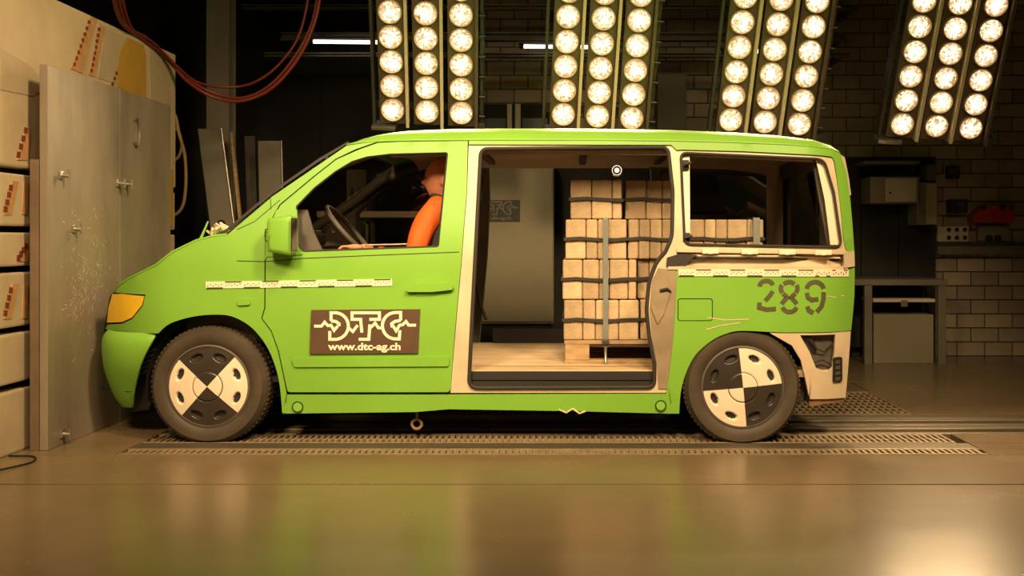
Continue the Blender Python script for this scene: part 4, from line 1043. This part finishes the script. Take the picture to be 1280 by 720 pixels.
def bundle(x0, widths, y0, z0, label, rows=2, h=.120, depth=.40, ndeep=2, strap=True):
    X1 = x0+sum(widths); r = tag(empty('paving_block_bundle', ((x0+X1)/2, y0+depth*ndeep/2, z0)), label, 'paving blocks', 'strapped paving block bundles in the van')
    for rw in range(rows):
        for dp in range(ndeep):
            x = x0+random.uniform(0, .004)*rw
            for w_ in widths:
                o = bpy.data.objects.new('paving_block', paver(w_-.004, depth-.004, h-.003, random.randrange(4))); COL.objects.link(o)
                o.location = (x+w_/2, y0+depth/2+dp*depth+random.uniform(-.006, .006), z0+rw*h); child(o, r); x += w_
    if strap:
        zs = z0+h; e = .008; D = depth*ndeep
        loop = []
        cnr = [(x0-e, y0-e), (X1+e, y0-e), (X1+e, y0+D+e), (x0-e, y0+D+e)]
        loop = densify(cnr, .09)
        vs = []; fs = []; n = len(loop)
        for i, (x, y) in enumerate(loop):
            dz = .006*math.sin(i*1.7)*(1 if abs(y-(y0-e)) < .001 else 0); dd = .004 if True else 0
            yy = y-(.006 if y < y0 else 0)
            vs += [(x, yy, zs-.011+dz), (x, yy, zs+.009+dz)]
        for i in range(n): j = (i+1) % n; fs.append((2*i, 2*j, 2*j+1, 2*i+1))
        o = mesh('strap', vs, fs, M['strap']); s = o.modifiers.new('s', 'SOLIDIFY'); s.thickness = .003; child(o, r)
    return r
A3 = [.125, .07, .06, .115]
B3 = [.066, .068, .07, .066, .07, .12, .068, .07, .12, .10]
z1_, z2_, z3_, z4_ = CF+.142, CF+.142+.242, CF+.142+.484, CF+.142+.726
bundle(-.075, [.115, .075, .07, .07, .12], 6.60, z1_, 'lowest front bundle of paving blocks standing on the pallet edge')
bundle(.385, [.07, .075, .07, .07, .12, .12, .07, .12, .10], 6.64, z1_, 'lowest rear bundle of paving blocks behind the doorway edge')
bundle(-.082, [.12, .10, .06, .115, .05], 6.62, z2_, 'second layer front bundle of paving blocks in the doorway')
bundle(.372, [.07, .07, .066, .07, .12, .12, .07, .12, .10], 6.70, z2_, 'second layer rear bundle of paving blocks, set a little deeper')
bundle(-.065, A3, 6.64, z3_, 'third layer front bundle of paving blocks lit in the doorway')
bundle(.312, B3, 6.66, z3_, 'third layer long bundle of paving blocks reaching behind the rear window')
bundle(-.035, [.13, .125, .06], 6.70, z4_, 'top small bundle of shaded paving blocks at the front', depth=.35, ndeep=1)
bundle(.30, [.13, .10, .10], 6.78, z4_, 'top small bundle of shaded paving blocks beside the doorway post', depth=.35, ndeep=1)
# lashing straps over the load
def lashing(x, y, z0, z1, wd, m, label, hook=True):
    r = tag(empty('lashing_strap', (x, y, z0)), label, 'strap')
    pts = [(x, y-.012, z0), (x, y-.02, z0+.3), (x, y-.012, z1-.01), (x, y+.0, z1+.006), (x, 7.38, z1+.006)]
    vs = []; fs = []
    for p in pts: vs += [(p[0]-wd/2, p[1], p[2]), (p[0]+wd/2, p[1], p[2])]
    for i in range(len(pts)-1): fs.append((2*i, 2*i+1, 2*i+3, 2*i+2))
    o = mesh('webbing', vs, fs, m); s = o.modifiers.new('s', 'SOLIDIFY'); s.thickness = .003; child(o, r)
    b = bmesh.new(); bm_box(b, x-wd*.7, x+wd*.7, y-.035, y-.016, z0+.02, z0+.05, 0, .004); child(from_bm('buckle', b, M['steeldark'], None, True), r)
    if hook: child(tube('hook', [(x, y-.014, z0), (x, y-.02, CF+.03), (x, y-.035, CF+.006)], .008, M['galv'], None, 8), r)
    return r
x = at(757, 0, 6.58)[0]
lashing(x, 6.592, CF+.10, z4_, .03, M['strapgrey'], 'grey lashing strap over the block stack, hooked at the pallet front')
x = at(945, 0, 6.64)[0]
lashing(x, 6.625, CF+.10, z4_, .04, M['strapgrey'], 'grey lashing strap over the blocks seen through the rear window')
# ------------------------------------------------------------------ magnetic sign on the cab door, and the cabinet sign
def logo_lines():
    "outlines in a 0..1280 x 0..678 drawing of the sign"
    L = [[(330, 235), (330, 158), (375, 158)]+arc(365, 283, 128, 126, -84, 84, 14)+[(318, 408), (318, 330)],
         [(330, 235), (375, 240), (405, 262), (405, 285)],
         [(620, 345), (608, 220), (528, 220), (528, 158), (785, 158), (785, 220), (690, 220)],
         [(695, 268), (685, 408), (590, 408)],
         [(985, 230), (985, 155), (940, 155)]+arc(935, 280, 122, 124, -90, -270, 14)+[(972, 405), (978, 322)],
         [(985, 230), (930, 240), (900, 262), (905, 285)]]
    P = [[(170, 284), (240, 284), (270, 246), (300, 280), (330, 275), (358, 325), (392, 284)], [(495, 300), (535, 335), (580, 275)], [(700, 300), (745, 255), (775, 300), (805, 300)], [(890, 284), (915, 284), (942, 328), (975, 275), (1005, 270), (1035, 240), (1060, 275), (1130, 275)]]
    return L, P
def text_mesh(body):
    cu = bpy.data.curves.new('lettering', 'FONT'); cu.body = body; cu.size = 1; cu.offset = .035; cu.resolution_u = 3
    o = bpy.data.objects.new('tmp', cu); COL.objects.link(o)
    bpy.context.view_layer.update(); dg = bpy.context.evaluated_depsgraph_get()
    me = bpy.data.meshes.new_from_object(o.evaluated_get(dg)); bpy.data.objects.remove(o)
    return me
def sign(root, fn, backing):
    L, Pz = logo_lines()
    child(backing, root)
    child(ribbons('logo_outline', L, 29, M['ink'], None, fn), root); child(ribbons('pulse_line', Pz, 27, M['ink'], None, lambda x, y: fn(x, y) ), root)
    me = text_mesh('www.dtc-ag.ch'); xs = [v.co.x for v in me.vertices]; ys = [v.co.y for v in me.vertices]
    cap0, cap1 = 0.0, max(ys)
    for v in me.vertices:
        u = 300+(v.co.x-min(xs))/(max(xs)-min(xs))*685; q = 508-(v.co.y-cap0)/(cap1-cap0)*68
        v.co = fn(u, q)
    child(link('lettering', me, M['ink']), root)
sg = tag(empty('magnetic_sign', P3(455, 442, -.006)), 'dark brown DTC sign with white logo on the cab door', 'sign')
def door_fn(u, v, off=-.0155): return P3(370+u/1280*170, 370+v/678*90, off)
sign(sg, door_fn, panel('sign_sheet', [(389, 387.5), (525, 386.5), (522.5, 441.5), (387, 442.5)], M['sign'], None, off=-.012, t=.012, step=.05))
cs = tag(empty('cabinet_sign', (CABX[0], 10.295, CABZ[0])), 'small black DTC sign on the tall cabinet behind the van', 'sign')
def cab_fn(u, v, y=10.288):
    a_ = (u-130)/1040; b_ = (v-120)/430; return Vector((CABX[0]+(CABX[1]-CABX[0])*a_, y, CABZ[1]+(CABZ[0]-CABZ[1])*b_))
keep = M['ink']; M['ink'] = mat('dim_ink', (.20, .19, .14), .6)  # white ink darkened to look dimly lit like the cabinet
sign(cs, cab_fn, box('sign_sheet', CABX[0], CABX[1], 10.292, 10.30, CABZ[0], CABZ[1], M['black'])); M['ink'] = keep
# ------------------------------------------------------------------ crash test dummy at the wheel
def skin_mesh(points, edges, radii, root=0):
    me = bpy.data.meshes.new('s'); me.from_pydata(points, edges, []); o = bpy.data.objects.new('s', me); COL.objects.link(o)
    md = o.modifiers.new('sk', 'SKIN')
    bpy.context.view_layer.update()
    if not me.skin_vertices:
        me_layer = None
        bm = bmesh.new(); bm.from_mesh(me); bm.verts.layers.skin.verify(); bm.to_mesh(me); bm.free()
    for i, r in enumerate(radii):
        sv_ = me.skin_vertices[0].data[i]; sv_.radius = r if isinstance(r, tuple) else (r, r); sv_.use_root = (i == root)
    o.modifiers.new('ss', 'SUBSURF').levels = 2
    bpy.context.view_layer.update(); dg = bpy.context.evaluated_depsgraph_get()
    out = bpy.data.meshes.new_from_object(o.evaluated_get(dg)); bpy.data.objects.remove(o)
    return out
DY = 6.62
def dummy():
    pts = [(-.86, DY, .86), (-.80, DY, 1.02), (-.77, DY, 1.20), (-.765, DY, 1.31), (-.775, DY, 1.37), (-.785, DY, 1.43)]
    rad = [(.15, .13), (.14, .12), (.16, .135), (.15, .115), (.07, .07), (.056, .056)]
    edg = [(0, 1), (1, 2), (2, 3), (3, 4), (4, 5)]
    def chain(start, ps, rs):
        k = start
        for p, r in zip(ps, rs): pts.append(p); rad.append(r); edg.append((k, len(pts)-1)); k = len(pts)-1
    for s in (-1, 1):
        ey = DY+s*.27; hy = DY+s*.10
        chain(3, [(-.80, DY+s*.155, 1.325), (-.885, DY+s*.20, 1.235), (-.95, ey, 1.00), (-1.10, DY+s*.22, 1.02), (-1.235, DY+s*.17, 1.085)], [.088, .078, .058, .045, .034])
        chain(0, [(-.93, DY+s*.11, .86), (-1.35, DY+s*.14, .90), (-1.48, DY+s*.14, .55), (-1.55, DY+s*.14, .43), (-1.66, DY+s*.14, .405)], [.11, .075, .055, .04, .035])
    me = skin_mesh(pts, edg, rad)
    bm = bmesh.new(); bm.from_mesh(me)
    # head: ellipsoid shaped into a profile facing -X
    r = bmesh.ops.create_uvsphere(bm, u_segments=40, v_segments=28, radius=1)
    for v in r['verts']:
        x, y, z = v.co; X = x*.100; Y = y*.076; Z = z*.125
        f = max(0, -x)
        if z < -.1: X *= 1-.28*max(0, x)*min(1, (-z-.1)*1.5); Y *= 1-.28*min(1, (-z-.1))
        wn = math.exp(-(y/.20)**2)
        X -= .034*wn*math.exp(-((z+.16)/.13)**2)*(f > .3)                 # nose
        X += .012*math.exp(-((z-.08)/.10)**2)*f*math.exp(-((abs(y)-.38)/.28)**2)   # eye sockets
        X -= .009*math.exp(-(y/.4)**2)*math.exp(-((z+.50)/.08)**2)*f      # lips
        X += .006*math.exp(-(y/.4)**2)*math.exp(-((z+.46)/.025)**2)*f
        X -= .020*math.exp(-(y/.45)**2)*math.exp(-((z+.82)/.16)**2)*f     # chin
        X -= .006*math.exp(-((z-.25)/.1)**2)*f                            # brow
        v.co = Vector((X-.805, Y+DY, Z+1.505))
    for s in (-1, 1):                                                     # ears
        q = bmesh.ops.create_uvsphere(bm, u_segments=12, v_segments=8, radius=1)
        bmesh.ops.transform(bm, verts=q['verts'], matrix=Matrix.Translation((-.790, DY+s*.076, 1.495)) @ Matrix.Diagonal((.020, .012, .034, 1)))
    # hands: palm, four bent fingers round the rim, thumb from the side
    for s in (-1, 1):
        wp = Vector((-1.24, DY+s*.17, 1.085))
        q = bmesh.ops.create_uvsphere(bm, u_segments=16, v_segments=10, radius=1)
        bmesh.ops.transform(bm, verts=q['verts'], matrix=Matrix.Translation(wp+Vector((-.055, 0, .012))) @ Matrix.Diagonal((.052, .042, .019, 1)))
        for k, ln in enumerate((.92, 1.0, .95, .78)):
            b0 = wp+Vector((-.092, (k-1.5)*.0205, .018))
            bm_tube(bm, catmull([b0+Vector((.02, 0, 0)), b0, b0+Vector((-.036*ln, 0, -.004)), b0+Vector((-.052*ln, 0, -.028*ln)), b0+Vector((-.036*ln, 0, -.046*ln))], 4), .0088, 8)
        b0 = wp+Vector((-.045, -s*.035, .008))
        bm_tube(bm, catmull([b0, b0+Vector((-.02, -s*.022, -.004)), b0+Vector((-.048, -s*.026, -.016)), b0+Vector((-.068, -s*.018, -.026))], 4), [.012]*9+[.010]*4, 8)
    o = from_bm('crash_test_dummy', bm, [M['orangecloth'], M['skin'], M['seat']])
    rm = o.modifiers.new('r', 'REMESH'); rm.mode = 'VOXEL'; rm.voxel_size = .0065
    bpy.context.view_layer.update(); dg = bpy.context.evaluated_depsgraph_get()
    me = bpy.data.meshes.new_from_object(o.evaluated_get(dg)); bpy.data.objects.remove(o)
    bm = bmesh.new(); bm.from_mesh(me)
    bmesh.ops.smooth_vert(bm, verts=bm.verts, factor=.4, use_axis_x=True, use_axis_y=True, use_axis_z=True)
    bm.to_mesh(me); bm.free()
    me.materials.clear()
    for m in (M['orangecloth'], M['skin'], M['seat']): me.materials.append(m)
    for p in me.polygons:
        c_ = p.center
        p.material_index = 1 if (c_.z > 1.395 and c_.x > -1.0) or (c_.x < -1.235 and c_.z > 1.0) else (2 if c_.x < -1.5 and c_.z < .5 else 0)
    me.shade_smooth()
    o = bpy.data.objects.new('crash_test_dummy', me); COL.objects.link(o)
    return o
du = tag(dummy(), 'crash test dummy in orange shirt sitting at the steering wheel', 'dummy')
c1 = bmesh.new(); bm_tube(c1, [Vector((-.785+.072*math.cos(a_), DY+.078*math.sin(a_), 1.385+.018*math.cos(a_)*-1)) for a_ in [i*2*math.pi/24 for i in range(24)]], .020, 8, True)
from_bm('collar', c1, M['seat'], du, True)
